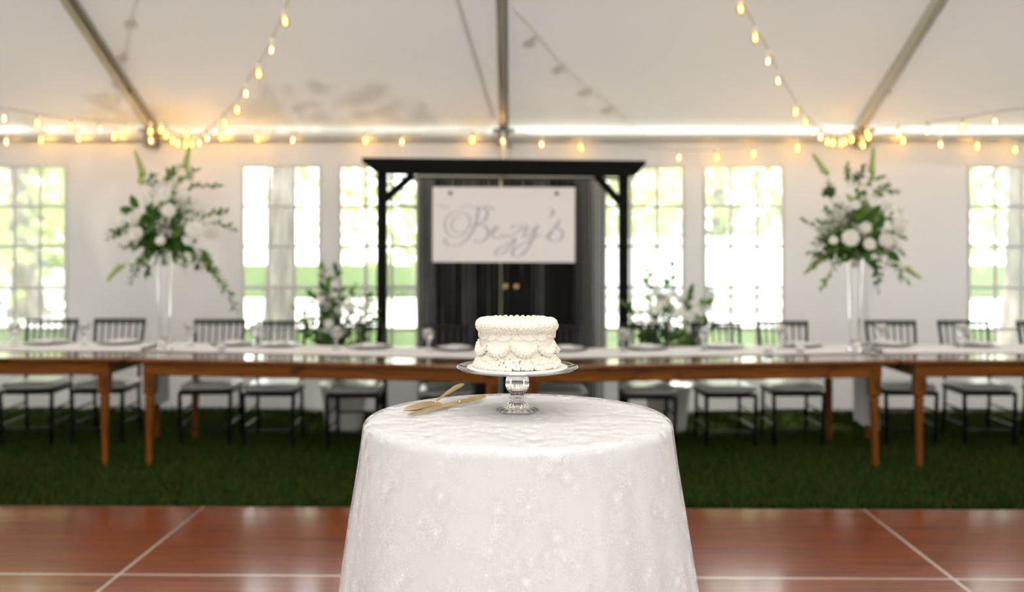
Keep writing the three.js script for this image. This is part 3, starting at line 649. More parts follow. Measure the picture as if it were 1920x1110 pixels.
// ---------------------------------------------------------------- things on the long table
{
  const chargerGeo = lathe([[0.001, 0.004], [0.1, 0.004], [0.125, 0.008], [0.16, 0.017], [0.163, 0.015], [0.128, 0.003], [0.1, 0], [0.001, 0]], 40);
  const plateGeo = lathe([[0.001, 0.006], [0.08, 0.006], [0.1, 0.01], [0.132, 0.02], [0.134, 0.018], [0.102, 0.004], [0.08, 0], [0.001, 0]], 40);
  const napkinGeo = merged([box(0.1, 0.008, 0.19, 0, 0.004, 0, 0.003), box(0.098, 0.007, 0.186, 0.001, 0.0115, 0.001, 0.003), box(0.094, 0.006, 0.18, 0, 0.018, 0, 0.003)]);
  const spots = [[90, 'far left'], [226, 'left of the left vase'], [436, 'just right of the left vase'], [520, 'third left of the arbor'], [692, 'by the left potted flowers'], [852, 'left of the cake'], [1062, 'right of the cake'], [1212, 'by the right potted flowers'], [1356, 'right of the right potted flowers'], [1502, 'left of the right vase'], [1668, 'just right of the right vase'], [1830, 'before the far right window']];
  const D = 7.1;
  spots.forEach(([px, where]) => {
    const x = (px - 960) * D / FOCAL, y = tableTopY(x) + 0.0035;
    tag(part('charger_plate', chargerGeo, M.charger, scene), `silver charger plate on the table, ${where}`, 'charger plate', 'charger plates').name = numbered('charger_plate');
    scene.children.at(-1).position.set(x, y, -D);
    tag(part('dinner_plate', plateGeo, M.china, scene), `white dinner plate on a silver charger, ${where}`, 'plate', 'dinner plates').name = numbered('dinner_plate');
    scene.children.at(-1).position.set(x, y + 0.0045, -D);
    tag(part('napkin', napkinGeo, M.napkin, scene), `folded white napkin on a dinner plate, ${where}`, 'napkin', 'folded napkins').name = numbered('napkin');
    scene.children.at(-1).position.set(x, y + 0.0115, -D);
    scene.children.at(-1).rotation.y = 0.2 * Math.sin(px);
  });
  // water goblets
  const goblet = new THREE.Group();
  goblet.name = 'water_goblet';
  const prof = [[0.001, 0], [0.034, 0], [0.035, 0.003], [0.012, 0.009], [0.007, 0.02], [0.0065, 0.045], [0.011, 0.05], [0.0065, 0.055], [0.008, 0.068], [0.026, 0.083], [0.04, 0.11], [0.043, 0.14], [0.0415, 0.172], [0.0395, 0.172], [0.041, 0.14], [0.038, 0.111], [0.024, 0.086], [0.001, 0.08]];
  part('glass', lathe(prof, 28), M.crystal, goblet);
  part('water', lathe([[0.001, 0.081], [0.023, 0.087], [0.0372, 0.1115], [0.04, 0.14], [0.0395, 0.15], [0.001, 0.15]], 24), M.water, goblet);
  const ice = [];
  for (let i = 0; i < 4; i++) ice.push(box(0.022, 0.022, 0.022, 0, 0, 0, 0.004).rotateX(i * 1.3).rotateY(i * 2.1).translate(Math.cos(i * 1.6) * 0.016, 0.128 + (i % 2) * 0.022, Math.sin(i * 1.6) * 0.016));
  part('ice', merged(ice), M.napkin, goblet);
  const gl = [[27, 'at the far left'], [158, 'between the two left chairs'], [356, 'right of the left vase'], [478, 'before the gap between two chairs left of the trunk window'], [630, 'in front of the left potted flowers'], [803, 'before the left half of the black curtain'], [1168, 'in front of the arbor right post'], [1320, 'right of the right potted flowers'], [1465, 'left of the right vase'], [1652, 'right of the right vase'], [1804, 'before the far right window']];
  gl.forEach(([px, where], i) => {
    const o = i ? goblet.clone() : goblet, d = 6.95, x = (px - 960) * d / FOCAL;
    o.name = numbered('water_goblet');
    o.position.set(x, tableTopY(x) + 0.007, -d);
    o.userData = { label: `glass goblet of iced water ${where}`, category: 'goblet', group: 'water goblets on the long table' };
    scene.add(o);
  });
  // small glass votives near the vases and runner
  const votive = new THREE.Group();
  votive.name = 'votive_holder';
  part('cup', lathe([[0.001, 0], [0.024, 0], [0.029, 0.03], [0.032, 0.058], [0.03, 0.058], [0.027, 0.03], [0.022, 0.006], [0.001, 0.006]], 24), M.crystal, votive);
  part('candle', new THREE.CylinderGeometry(0.02, 0.02, 0.022, 18).translate(0, 0.018, 0), M.cardboard, votive);
  [[415, 'just right of the left vase'], [1500, 'left of the right vase'], [1626, 'at the foot of the right vase'], [1440, 'left of the goblet near the right vase']].forEach(([px, where], i) => {
    const o = i ? votive.clone() : votive, d = 6.7, x = (px - 960) * d / FOCAL;
    o.name = numbered('votive_holder');
    o.position.set(x, tableTopY(x) + 0.007, -d);
    o.userData = { label: `small glass votive with white candle ${where}`, category: 'candle holder', group: 'votives on the long table' };
    scene.add(o);
  });
}

// ---------------------------------------------------------------- flowers
const leafShape = (len, wid, curl = 0.15) => sheet(4, 5, (u, v) => { const s = (u - 0.5) * 2, w = wid * Math.pow(Math.sin(Math.PI * Math.pow(v, 0.8)), 0.8) * 0.5; return [s * w, v * len, Math.abs(s) * w * 0.35 - curl * len * v * v]; });
function orient(g, pos, dir, roll, s = 1) {
  const q = new THREE.Quaternion().setFromUnitVectors(V(0, 1, 0), dir.clone().normalize()).multiply(new THREE.Quaternion().setFromAxisAngle(V(0, 1, 0), roll));
  return g.clone().applyMatrix4(new THREE.Matrix4().compose(pos, q, V(s, s, s)));
}
function spray(from, to, sag, leafLen, leafWid, count, r, stemR = 0.0025) {     // a leafy twig
  const mid = from.clone().lerp(to, 0.5).add(V(0, sag, 0)), curve = new THREE.QuadraticBezierCurve3(from, mid, to);
  const list = [new THREE.TubeGeometry(curve, 10, stemR, 5)], leaf = leafShape(leafLen, leafWid);
  for (let i = 0; i < count; i++) {
    const t = 0.18 + 0.82 * i / (count - 1), p = curve.getPoint(t), tan = curve.getTangent(t);
    const side = V(r() - 0.5, r() - 0.5, r() - 0.5).cross(tan).normalize();
    list.push(orient(leaf, p, tan.clone().multiplyScalar(i === count - 1 ? 1 : 0.55).add(side.multiplyScalar(i === count - 1 ? 0.05 : 0.85)), r() * TAU, 0.75 + r() * 0.5));
  }
  return merged(list);
}
function spike(from, to, sag, r) {                                              // a tapering flower spike of small buds
  const mid = from.clone().lerp(to, 0.5).add(V(0, sag, 0)), curve = new THREE.QuadraticBezierCurve3(from, mid, to), list = [new THREE.TubeGeometry(curve, 10, 0.003, 5)];
  for (let i = 0; i < 34; i++) {
    const t = 0.3 + 0.7 * i / 33, p = curve.getPoint(t), k = 1.15 - t;
    const a = i * 2.4, off = V(Math.cos(a), 0.3, Math.sin(a)).multiplyScalar(0.016 * k + 0.002);
    list.push(new THREE.SphereGeometry(0.005 + 0.011 * k, 6, 5).scale(1, 1.3, 1).translate(p.x + off.x, p.y + off.y, p.z + off.z));
  }
  return merged(list);
}
const dahlia = (seed) => {                                                      // many-petalled white bloom facing +z, radius 1
  const r = rng(seed), list = [];
  for (const [n, tilt, len, wid] of [[15, 1.35, 1, 0.42], [14, 1.05, 0.86, 0.4], [12, 0.75, 0.68, 0.36], [9, 0.4, 0.48, 0.3]]) {
    const p = sheet(3, 4, (u, v) => { const s = (u - 0.5) * 2, w = wid * 0.5 * Math.pow(Math.sin(Math.PI * (0.08 + 0.88 * Math.pow(v, 0.75))), 0.7); return [s * w, v * len, s * s * w * 0.5 + v * v * 0.16]; });
    for (let k = 0; k < n; k++) list.push(p.clone().rotateX(Math.PI / 2 - tilt + (r() - 0.5) * 0.12).rotateZ((k + r() * 0.4) / n * TAU).translate(0, 0, 0.04));
  }
  list.push(new THREE.SphereGeometry(0.78, 18, 12).scale(1, 1, 0.52).translate(0, 0, 0.1));
  return merged(list);
};
const blooms = [dahlia(1), dahlia(2), dahlia(3)];
const bloomCentre = new THREE.SphereGeometry(0.2, 12, 8).scale(1, 1, 0.6).translate(0, 0, 0.26);
const breath = (seed, R) => { const r = rng(seed), list = []; for (let i = 0; i < 95; i++) { const p = V(r() - 0.5, r() - 0.5, r() - 0.5).normalize().multiplyScalar(R * Math.cbrt(r())); list.push(new THREE.IcosahedronGeometry(0.005 + r() * 0.004, 0).translate(p.x, p.y, p.z)); } return merged(list); };
function bloom(parent, p, radius, i, centre = false, look = V(0, 0, 1)) {
  const b = part('white_bloom', blooms[i % 3], M.petal, parent);
  b.position.copy(p); b.scale.setScalar(radius);
  b.quaternion.setFromUnitVectors(V(0, 0, 1), look.clone().normalize());
  if (centre) part('flower_centre', bloomCentre, M.pollen, b, 'yellow flower centre');
}
// a tall glass vase and the arrangement in it are two things
{
  const vaseGeo = lathe([[0.001, 0], [0.062, 0], [0.064, 0.006], [0.05, 0.014], [0.04, 0.03], [0.037, 0.08], [0.04, 0.25], [0.046, 0.45], [0.056, 0.65], [0.066, 0.72], [0.063, 0.72], [0.053, 0.65], [0.043, 0.45], [0.0365, 0.25], [0.0335, 0.09], [0.03, 0.075], [0.001, 0.07]], 40);
  const D = 6.72, S = FOCAL / D;
  const build = (cx, side, flowers, breaths, spikes, sprays, bigLeaves, seed) => {
    const x = (cx - 960) * D / FOCAL, y = tableTopY(x) + 0.008;
    tag(part('glass_vase', vaseGeo, M.crystal, scene), `tall slender clear glass vase holding the ${side} flowers`, 'vase').name = numbered('glass_vase');
    scene.children.at(-1).position.set(x, y, -D);
    const t = thing('flower_arrangement', `large white flowers and trailing greenery in the ${side} tall glass vase`, 'flower arrangement', V(x, y + 0.7, -D));
    const r = rng(seed), rel = (px, py, z = 0) => V((px - cx) / S, EYE - (py - HORIZON) / S - (y + 0.7), z), o = V(0, 0.02, 0);
    part('stems', merged([0, 1, 2, 3, 4, 5].map((i) => rod(V(Math.cos(i) * 0.02, -0.1, Math.sin(i) * 0.02), V(Math.cos(i * 2) * 0.03, 0.06, Math.sin(i * 2) * 0.03), 0.004))), M.leafMid, t);
    flowers.forEach(([px, py, rad, c], i) => { const p = rel(px, py, 0.17 + r() * 0.05); bloom(t, p, rad / S * 1.05, i, c, V(p.x * 1.2, 0.15 + (r() - 0.5) * 0.4, 0.8)); });
    breaths.forEach(([px, py, R], i) => { part('baby_breath', breath(seed + i, R / S), M.petal, t).position.copy(rel(px, py, -0.02 + r() * 0.08)); });
    spikes.forEach(([ax, ay, bx, by, s]) => part('flower_spike', spike(rel(ax, ay, 0.02), rel(bx, by, (r() - 0.5) * 0.1), s, r), M.leafPale, t));
    sprays.forEach(([ax, ay, bx, by, s, n], i) => part('leaf_spray', spray(rel(ax, ay, (r() - 0.5) * 0.06), rel(bx, by, (r() - 0.5) * 0.26), s, 0.05, 0.02, n ?? 17, r), i % 3 ? M.leafDark : M.leafMid, t));
    bigLeaves.forEach(([px, py, dx, dy]) => { const p = rel(px, py, 0.05 + r() * 0.06); part('broad_leaf', orient(leafShape(0.11, 0.065), p, V(dx, dy, 0.25), 0.3 * (r() - 0.5)), M.leafDark, t); });
    for (let i = 0; i < 22; i++) { const a = r() * TAU, q = 0.04 + r() * 0.15; part('broad_leaf', orient(leafShape(0.1, 0.058), V(Math.cos(a) * q, 0.13 + Math.sin(a) * q, 0.0 + r() * 0.08), V(Math.cos(a), Math.sin(a), 0.35), r() - 0.5), i % 3 ? M.leafDark : M.leafMid, t); }
    for (let i = 0; i < 80; i++) { const a = r() * TAU, e = r() * 1.9 - 0.5, L = 0.12 + r() * 0.22; part('leaf_spray', spray(o, V(Math.cos(a) * Math.cos(e) * L * 1.1, 0.1 + Math.sin(e) * L, Math.sin(a) * Math.cos(e) * L * 0.4 - 0.03), 0.02, 0.055, 0.024, 14, r), i % 4 ? M.leafDark : M.leafMid, t); }
  };
  build(308, 'left', [[294, 377, 14], [329, 369, 13], [271, 411, 14], [249, 414, 12], [275, 438, 15, 1], [338, 398, 14], [381, 432, 18], [370, 452, 11], [363, 366, 10], [320, 452, 10]],
    [[366, 398, 26], [318, 424, 22], [258, 440, 16], [300, 352, 20], [398, 436, 16], [340, 372, 20]],
    [[276, 350, 252, 284, 0.02], [345, 340, 354, 266, 0.02], [240, 492, 199, 527, 0.03], [378, 490, 402, 522, 0.03], [266, 352, 262, 320, 0]],
    [[300, 350, 340, 312, 0.02], [310, 350, 318, 318, 0.02], [290, 360, 282, 328, 0.02], [330, 350, 356, 318, 0.02], [262, 420, 207, 444, 0.05], [285, 465, 240, 528, 0.05, 22], [295, 470, 250, 500, 0.04, 20], [280, 470, 262, 512, 0.03, 18], [365, 470, 440, 588, 0.14, 34], [370, 465, 425, 540, 0.12, 26], [375, 470, 405, 505, 0.05, 20], [360, 470, 372, 506, 0.02], [340, 470, 350, 502, 0.02], [390, 420, 432, 428, 0.03, 9], [330, 360, 400, 345, 0.03], [300, 400, 330, 340, 0], [395, 400, 412, 398, 0.01]],
    [[268, 392, -0.4, 0.8], [262, 398, -1, 0.2], [285, 395, 0.3, 1], [300, 410, -0.5, 0.5], [322, 400, 0.4, 0.7], [310, 440, -0.6, -0.5], [335, 450, 0.5, -0.6], [350, 430, 0.8, 0.1], [355, 458, 0.7, -0.6], [300, 455, -0.3, -0.8]], 511);
  build(1603, 'right', [[1646, 387, 14], [1664, 425, 20], [1573, 448, 17, 1], [1611, 459, 13], [1641, 451, 16, 1], [1583, 388, 10, 1], [1603, 428, 12], [1670, 396, 9], [1544, 452, 9], [1638, 484, 7]],
    [[1562, 412, 26], [1590, 410, 20], [1608, 434, 18], [1548, 432, 18], [1572, 388, 16], [1668, 462, 14]],
    [[1556, 345, 1526, 288, 0.02], [1630, 345, 1634, 280, 0], [1550, 484, 1507, 514, 0.04], [1686, 494, 1730, 522, -0.02], [1600, 380, 1588, 366, 0]],
    [[1590, 350, 1585, 316, 0.01], [1600, 350, 1608, 318, 0.01], [1570, 370, 1544, 360, 0.03], [1620, 350, 1652, 332, 0.02], [1630, 370, 1694, 358, 0.05], [1560, 380, 1550, 345, 0.01], [1640, 400, 1706, 440, 0.06, 14], [1650, 440, 1696, 470, 0.05, 12], [1570, 470, 1513, 505, 0.05, 20], [1580, 480, 1550, 536, 0.04, 20], [1585, 476, 1530, 490, 0.04, 18], [1640, 480, 1655, 543, 0.06, 18], [1645, 478, 1688, 525, 0.06, 18], [1635, 480, 1640, 520, 0.03], [1610, 400, 1620, 340, 0], [1640, 380, 1660, 345, 0.02]],
    [[1618, 420, 0.4, 0.8], [1625, 405, 0.6, 0.6], [1600, 400, -0.4, 0.8], [1625, 445, 0.3, -0.5], [1655, 470, 0.6, -0.7], [1590, 470, -0.4, -0.7], [1560, 460, -0.9, -0.2], [1640, 430, 0.2, 0.9], [1615, 470, 0, -1]], 877);
}
// two low pots of leafy white branches behind the chairs
{
  const D = 7.72, S = FOCAL / D;
  const potGeo = lathe([[0.001, 0], [0.14, 0], [0.145, 0.01], [0.185, 0.36], [0.2, 0.37], [0.2, 0.4], [0.185, 0.4], [0.175, 0.36], [0.001, 0.35]], 40);
  const build = (cx, label, potLabel, tips, flowers, seed) => {
    const x = (cx - 960) * D / FOCAL, gy = groundY(x, D), r = rng(seed);
    const p = thing('flower_pot', potLabel, 'pot', V(x, gy, -D));
    part('vessel', potGeo, M.pot, p);
    part('soil', new THREE.CylinderGeometry(0.176, 0.176, 0.02, 28).translate(0, 0.362, 0), M.soil, p);
    const t = thing('flowering_plant', label, 'plant', V(x, gy + 0.372, -D));
    const rel = (px, py, z) => V((px - cx) / S, EYE - (py - HORIZON) / S - gy - 0.372, z);
    tips.forEach(([px, py], i) => part('leafy_branch', spray(V((r() - 0.5) * 0.16, 0, (r() - 0.5) * 0.12), rel(px, py, 0.02 + (r() - 0.5) * 0.2), 0.12 + r() * 0.1, 0.085, 0.046, 19, r, 0.004), i % 3 ? M.leafDark : M.leafMid, t));
    flowers.forEach(([px, py, rad], i) => bloom(t, rel(px, py, 0.06 + r() * 0.1), rad / S, i, i % 2 === 0, V((r() - 0.5) * 1.2, 0.3, 0.9)));
    for (let i = 0; i < 5; i++) part('baby_breath', breath(seed + i, 0.09), M.petal, t).position.copy(rel(cx + (r() - 0.5) * 100, 600 - r() * 50, 0.05));
  };
  build(645, 'left potted plant of leafy branches and white flowers behind the chairs', 'white pot under the left flowering plant, mostly behind a chair seat',
    [[604, 508], [625, 512], [612, 545], [662, 545], [690, 560], [702, 590], [560, 582], [588, 560], [578, 622], [650, 598], [622, 570], [606, 604], [684, 622], [640, 540], [600, 640], [666, 640]],
    [[606, 560, 9], [630, 532, 8], [656, 576, 9], [676, 606, 9], [592, 596, 9], [622, 606, 10], [646, 622, 9], [632, 552, 7], [690, 580, 7]], 21);
  build(1252, 'right potted plant of leafy branches and white flowers behind the chairs', 'white pot under the right flowering plant, right side in view',
    [[1215, 514], [1262, 503], [1248, 540], [1330, 560], [1335, 604], [1176, 575], [1190, 604], [1238, 556], [1292, 548], [1302, 604], [1222, 592], [1262, 584], [1282, 622], [1205, 630], [1316, 630], [1270, 640]],
    [[1240, 566, 9], [1262, 552, 8], [1276, 586, 10], [1222, 604, 9], [1300, 580, 9], [1252, 612, 9], [1290, 616, 9], [1200, 586, 7]], 63);
}

// ---------------------------------------------------------------- the black arbor, its curtains and the sign
{
  const D = 7.95, P = (px, py) => at(px, py, D);
  const t = thing('arbor', 'black timber arbor with two posts and a wide top beam', 'arbor', V(-0.068, 0, -D));
  const X = (px) => (px - 960) * D / FOCAL + 0.068, Y = (py) => EYE - (py - HORIZON) * D / FOCAL;
  for (const [px, g] of [[716.5, -0.03], [1169, -0.02]]) part('post', box(0.082, Y(322) - g, 0.09, X(px), (Y(322) + g) / 2, 0, 0.005), M.arborPaint, t);
  const s = new THREE.Shape();
  const pts = [[682, 298], [1208, 303.5], [1207, 310], [1196, 322], [1190, 329], [1178, 330], [712, 325], [704, 322], [692, 312], [683, 306]];
  pts.forEach(([x, y], i) => i ? s.lineTo(X(x), Y(y)) : s.moveTo(X(x), Y(y)));
  s.closePath();
  for (const z of [-0.085, 0.05]) part('beam', new THREE.ExtrudeGeometry(s, { depth: 0.035, bevelEnabled: true, bevelThickness: 0.003, bevelSize: 0.003, bevelSegments: 1 }).translate(0, 0, z), M.arborPaint, t);
  part('top_board', beam(V(X(690), Y(301) + 0.004, 0), V(X(1200), Y(306) + 0.004, 0), 0.13, 0.02), M.arborPaint, t);
  part('brace', beam(V(X(722), Y(374), 0), V(X(776), Y(326), 0), 0.07, 0.06), M.arborPaint, t);
  part('brace', beam(V(X(1163), Y(380), 0), V(X(1118), Y(329), 0), 0.07, 0.06), M.arborPaint, t);
  part('curtain_rod', rod(V(X(722), Y(331), -0.11), V(X(1164), Y(334), -0.11), 0.012, 0.012, 12), M.steelDark, t);

  const curtain = (label, px0, px1, d, folds, mat, seed, gather = 0.03) => {
    const x0 = (px0 - 960) * d / FOCAL, x1 = (px1 - 960) * d / FOCAL, topY = 2.118, g0 = -0.02, wide = (x1 - x0) / folds;
    const g = sheet(Math.round(folds * 22), 22, (u, v) => {
      const y = lerp(g0, topY, v), w = u * folds * TAU + 1.3 * noise(u * 4.3, v * 0.7, seed);
      const k = 0.55 + 0.7 * clamp(noise(u * folds * 0.55, 2.2, seed) + 0.5, 0, 1.3);
      return [lerp(x0, x1, u) + wide * 0.42 * k * Math.sin(2 * w) * (1 - 0.25 * v) + 0.006 * noise(u * 9, v * 2, seed), y, Math.sin(w) * gather * k * (1 - 0.3 * v)];
    }, (u, v) => [u * 2, v * 2]);
    const c = thing('curtain', label, 'curtain', V(0, 0, -d));
    part('cloth', g, mat, c);
    return c;
  };
  curtain('left grey sheer curtain at the outer edge of the arbor backdrop', 784, 828, 8.1, 4, M.curtainSheer, 1, 0.022);
  const c1 = curtain('black pleated curtain, left half of the arbor backdrop', 820, 936, 8.16, 6, M.curtainBlack, 2);
  const c2 = curtain('black pleated curtain, right half of the arbor backdrop', 942, 1076, 8.16, 7, M.curtainBlack, 3);
  curtain('right grey sheer curtain at the outer edge of the arbor backdrop', 1066, 1134, 8.1, 5, M.curtainSheer, 4, 0.022);
  for (const [c, px] of [[c1, 948], [c2, 968]]) part('brass_button', merged([new THREE.TorusGeometry(0.016, 0.006, 8, 20), new THREE.SphereGeometry(0.011, 12, 8)]).translate((px - 960) * 8.1 / FOCAL, EYE - (537 - HORIZON) * 8.1 / FOCAL, 0.055), M.brass, c2, 'small brass button');

  const SD = 7.82, w = 267 * SD / FOCAL, h = 141 * SD / FOCAL, mid = at(944.5, 421.5, SD);
  const sign = thing('hanging_sign', 'white sign board with grey cursive lettering hung under the arbor beam', 'sign', mid);
  sign.rotation.z = -0.0035;
  part('board', box(w, h, 0.018, 0, 0, 0, 0.004), M.signEdge, sign);
  part('lettered_face', new THREE.PlaneGeometry(w - 0.006, h - 0.006).translate(0, 0, 0.0097), M.sign, sign);
  for (const px of [844.5, 1043.5]) {
    const x = (px - 944.5) * SD / FOCAL, y = (421.5 - 362.5) * SD / FOCAL;
    part('grommet', new THREE.TorusGeometry(0.012, 0.006, 8, 20).translate(x, y, 0.011), M.steelDark, sign);
    part('grommet_hole', new THREE.CylinderGeometry(0.012, 0.012, 0.004, 18).rotateX(Math.PI / 2).translate(x, y, 0.011), M.black, sign);
    part('hanging_wire', rod(V(x, y, 0.012), V(x, y + 0.155, -0.05), 0.0015, 0.0015, 5), M.steelDark, sign);
  }
}

// ---------------------------------------------------------------- the cake table in front
const CT = { x: 0.015, d: 2.39, top: 1.062, R: 0.384 };
{
  const t = thing('cocktail_table', 'tall round pedestal table hidden under the white tablecloth', 'table', V(CT.x, 0.025, -CT.d));
  const H = CT.top - 0.025;
  part('tabletop', lathe([[0.001, H - 0.025], [0.375, H - 0.025], [0.379, H - 0.02], [0.379, H - 0.005], [0.374, H - 0.001], [0.001, H - 0.001]], 64), M.tableWood, t);
  part('pole', rod(V(0, 0.02, 0), V(0, H - 0.02, 0), 0.04, 0.04, 24), M.steelDark, t);
  part('foot', lathe([[0.001, 0.0], [0.25, 0.0], [0.25, 0.008], [0.05, 0.03], [0.001, 0.03]], 40), M.steelDark, t);
  // cloth: flat top, rounded edge, skirt with soft folds
  function clothShape(off, nTheta, seed) {
    const bend = 0.022, R = CT.R + off, drop = H - 0.012 - off * 0.2;
    const fold = (a, s) => {
      const k = smooth(s, 0.0, 0.5);
      return k * (0.011 * Math.pow(Math.abs(Math.sin(a * 4.5 + 0.9 * Math.sin(a * 2 + seed))), 1.6) + 0.008 * Math.pow(Math.abs(Math.sin(a * 8 + 2 * Math.sin(a * 3 + 1))), 0.8) + 0.0024 * Math.sin(a * 37 + 3 * Math.sin(a * 5))) * (1.05 + 0.6 * Math.sin(a * 2 + 0.6)) + 0.0015 * noise(a * 8, s * 6, seed) * smooth(s, 0, 0.1);
    };
    const top = sheet(nTheta, 30, (u, v) => { const a = u * TAU, r = Math.max(0.0005, v) * (R - bend); return [Math.cos(a) * r, H + off + noise(Math.cos(a) * r * 9, Math.sin(a) * r * 9, seed) * 0.00025, Math.sin(a) * r]; }, (u, v) => { const a = u * TAU, r = v * R; return [Math.cos(a) * r / 0.62, Math.sin(a) * r / 0.62]; }, true);
    const side = sheet(nTheta, 110, (u, v) => {
      const a = u * TAU, arc = bend * Math.PI / 2, len = v * (drop + arc - bend);
      if (len < arc) { const q = len / bend; return [Math.cos(a) * (R - bend + Math.sin(q) * bend), H + off - bend + Math.cos(q) * bend, Math.sin(a) * (R - bend + Math.sin(q) * bend)]; }
      const s = len - arc, r = R + 0.098 * (1 - Math.exp(-s * 1.3)) * 0.95 + fold(a, s);
      return [Math.cos(a) * r, H + off - bend - s, Math.sin(a) * r];
    }, (u, v) => [u * TAU * R * 1.12 / 0.62, 0.6 + v * (drop + 0.01) / 0.62], true);
    return merged([top, side]);
  }
  const cloth = part('tablecloth', clothShape(0.004, 360, 2), M.linen, scene);
  cloth.position.copy(t.position);
  tag(cloth, 'plain white satin cloth under the lace on the cake table', 'tablecloth').name = numbered('tablecloth');
  const lace = part('lace_overlay', clothShape(0.009, 400, 2), M.lace, scene);
  lace.position.copy(t.position);
  tag(lace, 'floor length white floral lace draped over the round cake table', 'lace cloth').name = numbered('lace_overlay');
}
// cake stand, board and cake
{
  const X = 0.014, D = 2.463, base = CT.top + 0.0105;
  const st = thing('cake_stand', 'silver footed cake plate on a fluted crystal pedestal', 'cake stand', V(X, base, -D));
  // fluted glass pedestal
  const prof = [[0.0, 0.0], [0.05, 0.0], [0.0565, 0.002], [0.057, 0.004], [0.05, 0.007], [0.04, 0.011], [0.03, 0.016], [0.022, 0.022], [0.0185, 0.027], [0.0235, 0.031], [0.0235, 0.035], [0.018, 0.039], [0.0185, 0.043], [0.024, 0.051], [0.0295, 0.06], [0.0318, 0.07], [0.031, 0.08], [0.0285, 0.09], [0.024, 0.1], [0.021, 0.1065], [0.0, 0.107]];
  const curve = new THREE.SplineCurve(prof.map(([r, y]) => new THREE.Vector2(r, y)));
  part('pedestal', sheet(144, 90, (u, v) => { const p = curve.getPoint(v), a = u * TAU, k = smooth(p.x, 0.012, 0.02) * 0.06, f = 1 - k * (0.5 + 0.5 * Math.cos(a * 18)); return [Math.cos(a) * p.x * f, Math.max(p.y, 0), -Math.sin(a) * p.x * f]; }, (u, v) => [u, v], true), M.crystal, st);
  part('plate', lathe([[0.001, 0.106], [0.1, 0.106], [0.125, 0.107], [0.15, 0.11], [0.158, 0.1125], [0.1605, 0.115], [0.159, 0.1185], [0.155, 0.118], [0.146, 0.1155], [0.138, 0.1135], [0.13, 0.1125], [0.001, 0.1125]], 96), M.silver, st);
  const board = part('cake_board', lathe([[0.001, 0], [0.131, 0], [0.1325, 0.001], [0.1325, 0.0035], [0.131, 0.0045], [0.001, 0.0045]], 72), M.cardboard, scene);
  board.position.set(X, base + 0.113, -D);
  tag(board, 'thin round white cake board between cake and silver plate', 'cake board').name = numbered('cake_board');

  const c = thing('cake', 'small ivory buttercream cake with piped ruffles and shells', 'cake', V(X - 0.001, base + 0.1178, -D));
  const R = 0.098, H = 0.117;
  part('frosted_body', sheet(120, 40, (u, v) => {
    const a = u * TAU;
    const path = v < 0.75 ? [R, v / 0.75 * (H - 0.006)] : v < 0.82 ? (() => { const q = (v - 0.75) / 0.07 * Math.PI / 2; return [R - 0.006 + 0.006 * Math.cos(q), H - 0.006 + 0.006 * Math.sin(q)]; })() : [Math.max(0.0004, (R - 0.006) * (1 - (v - 0.82) / 0.18)), H];
    const k = 1 + 0.006 * noise(Math.cos(a) * 4, Math.sin(a) * 4, path[1] * 40);
    return [Math.cos(a) * path[0] * k, path[1] + 0.0006 * noise(Math.cos(a) * path[0] * 40, Math.sin(a) * path[0] * 40), -Math.sin(a) * path[0] * k];
  }, (u, v) => [u, v], true), M.cream, c);
  // shells round the top edge, each piped bead a piece
  const shellGeo = (seed) => sheet(24, 16, (u, v) => {
    const a = u * TAU, w = v * Math.PI, q = Math.sin(w), taper = 0.78 + 0.22 * Math.cos(w * 0.9 - 0.3), groove = 1 + 0.045 * Math.cos(a * 8 + seed);
    return [Math.cos(a) * q * 0.0112 * taper * groove, Math.sin(a) * q * 0.0128 * taper * groove, Math.cos(w) * 0.0155];
  }, (u, v) => [u, v], true);
  const shells = [shellGeo(0), shellGeo(1.3), shellGeo(2.6)], N = 36, r = rng(4);
  for (let i = 0; i < N; i++) {
    const a = i / N * TAU, p = part('piped_shell', shells[i % 3], M.cream, c);
    p.position.set(Math.sin(a) * 0.0945, H - 0.0015 + (r() - 0.5) * 0.002, Math.cos(a) * 0.0945);
    p.rotation.set(0.78, a, 0.5 + 0.2 * (r() - 0.5), 'YXZ');
    p.scale.setScalar(0.96 + r() * 0.14);
  }
  // frills under the shells: short jagged ruffles
  const frill = (rad, y, out, h, waves, seed) => sheet(waves * 8, 10, (u, v) => {
    const a = u * TAU, w = Math.sin(a * waves + 2.4 * noise(a * 5, seed)), w2 = Math.sin(a * waves * 2.3 + seed * 2), q = v * Math.PI;
    const rr = rad + out * Math.pow(Math.sin(q), 0.8) * (0.86 + 0.2 * w + 0.12 * w2) + 0.0014 * noise(a * 40, v * 5, seed), yy = y - h * v + 0.0022 * w * Math.sin(q) + 0.0012 * noise(a * 30, seed);
    return [Math.sin(a) * rr, yy, Math.cos(a) * rr];
  }, (u, v) => [u, v], true);
  part('rim_ruffle', frill(R - 0.001, H - 0.005, 0.0122, 0.0095, 58, 1), M.cream, c);
  part('rim_ruffle', frill(R - 0.001, H - 0.0105, 0.0118, 0.0085, 66, 2), M.cream, c);
  part('rim_ruffle', frill(R - 0.001, H - 0.0155, 0.0098, 0.0085, 74, 3), M.cream, c);
  part('rim_ruffle', frill(R - 0.001, H - 0.0205, 0.0058, 0.0065, 80, 4), M.cream, c);
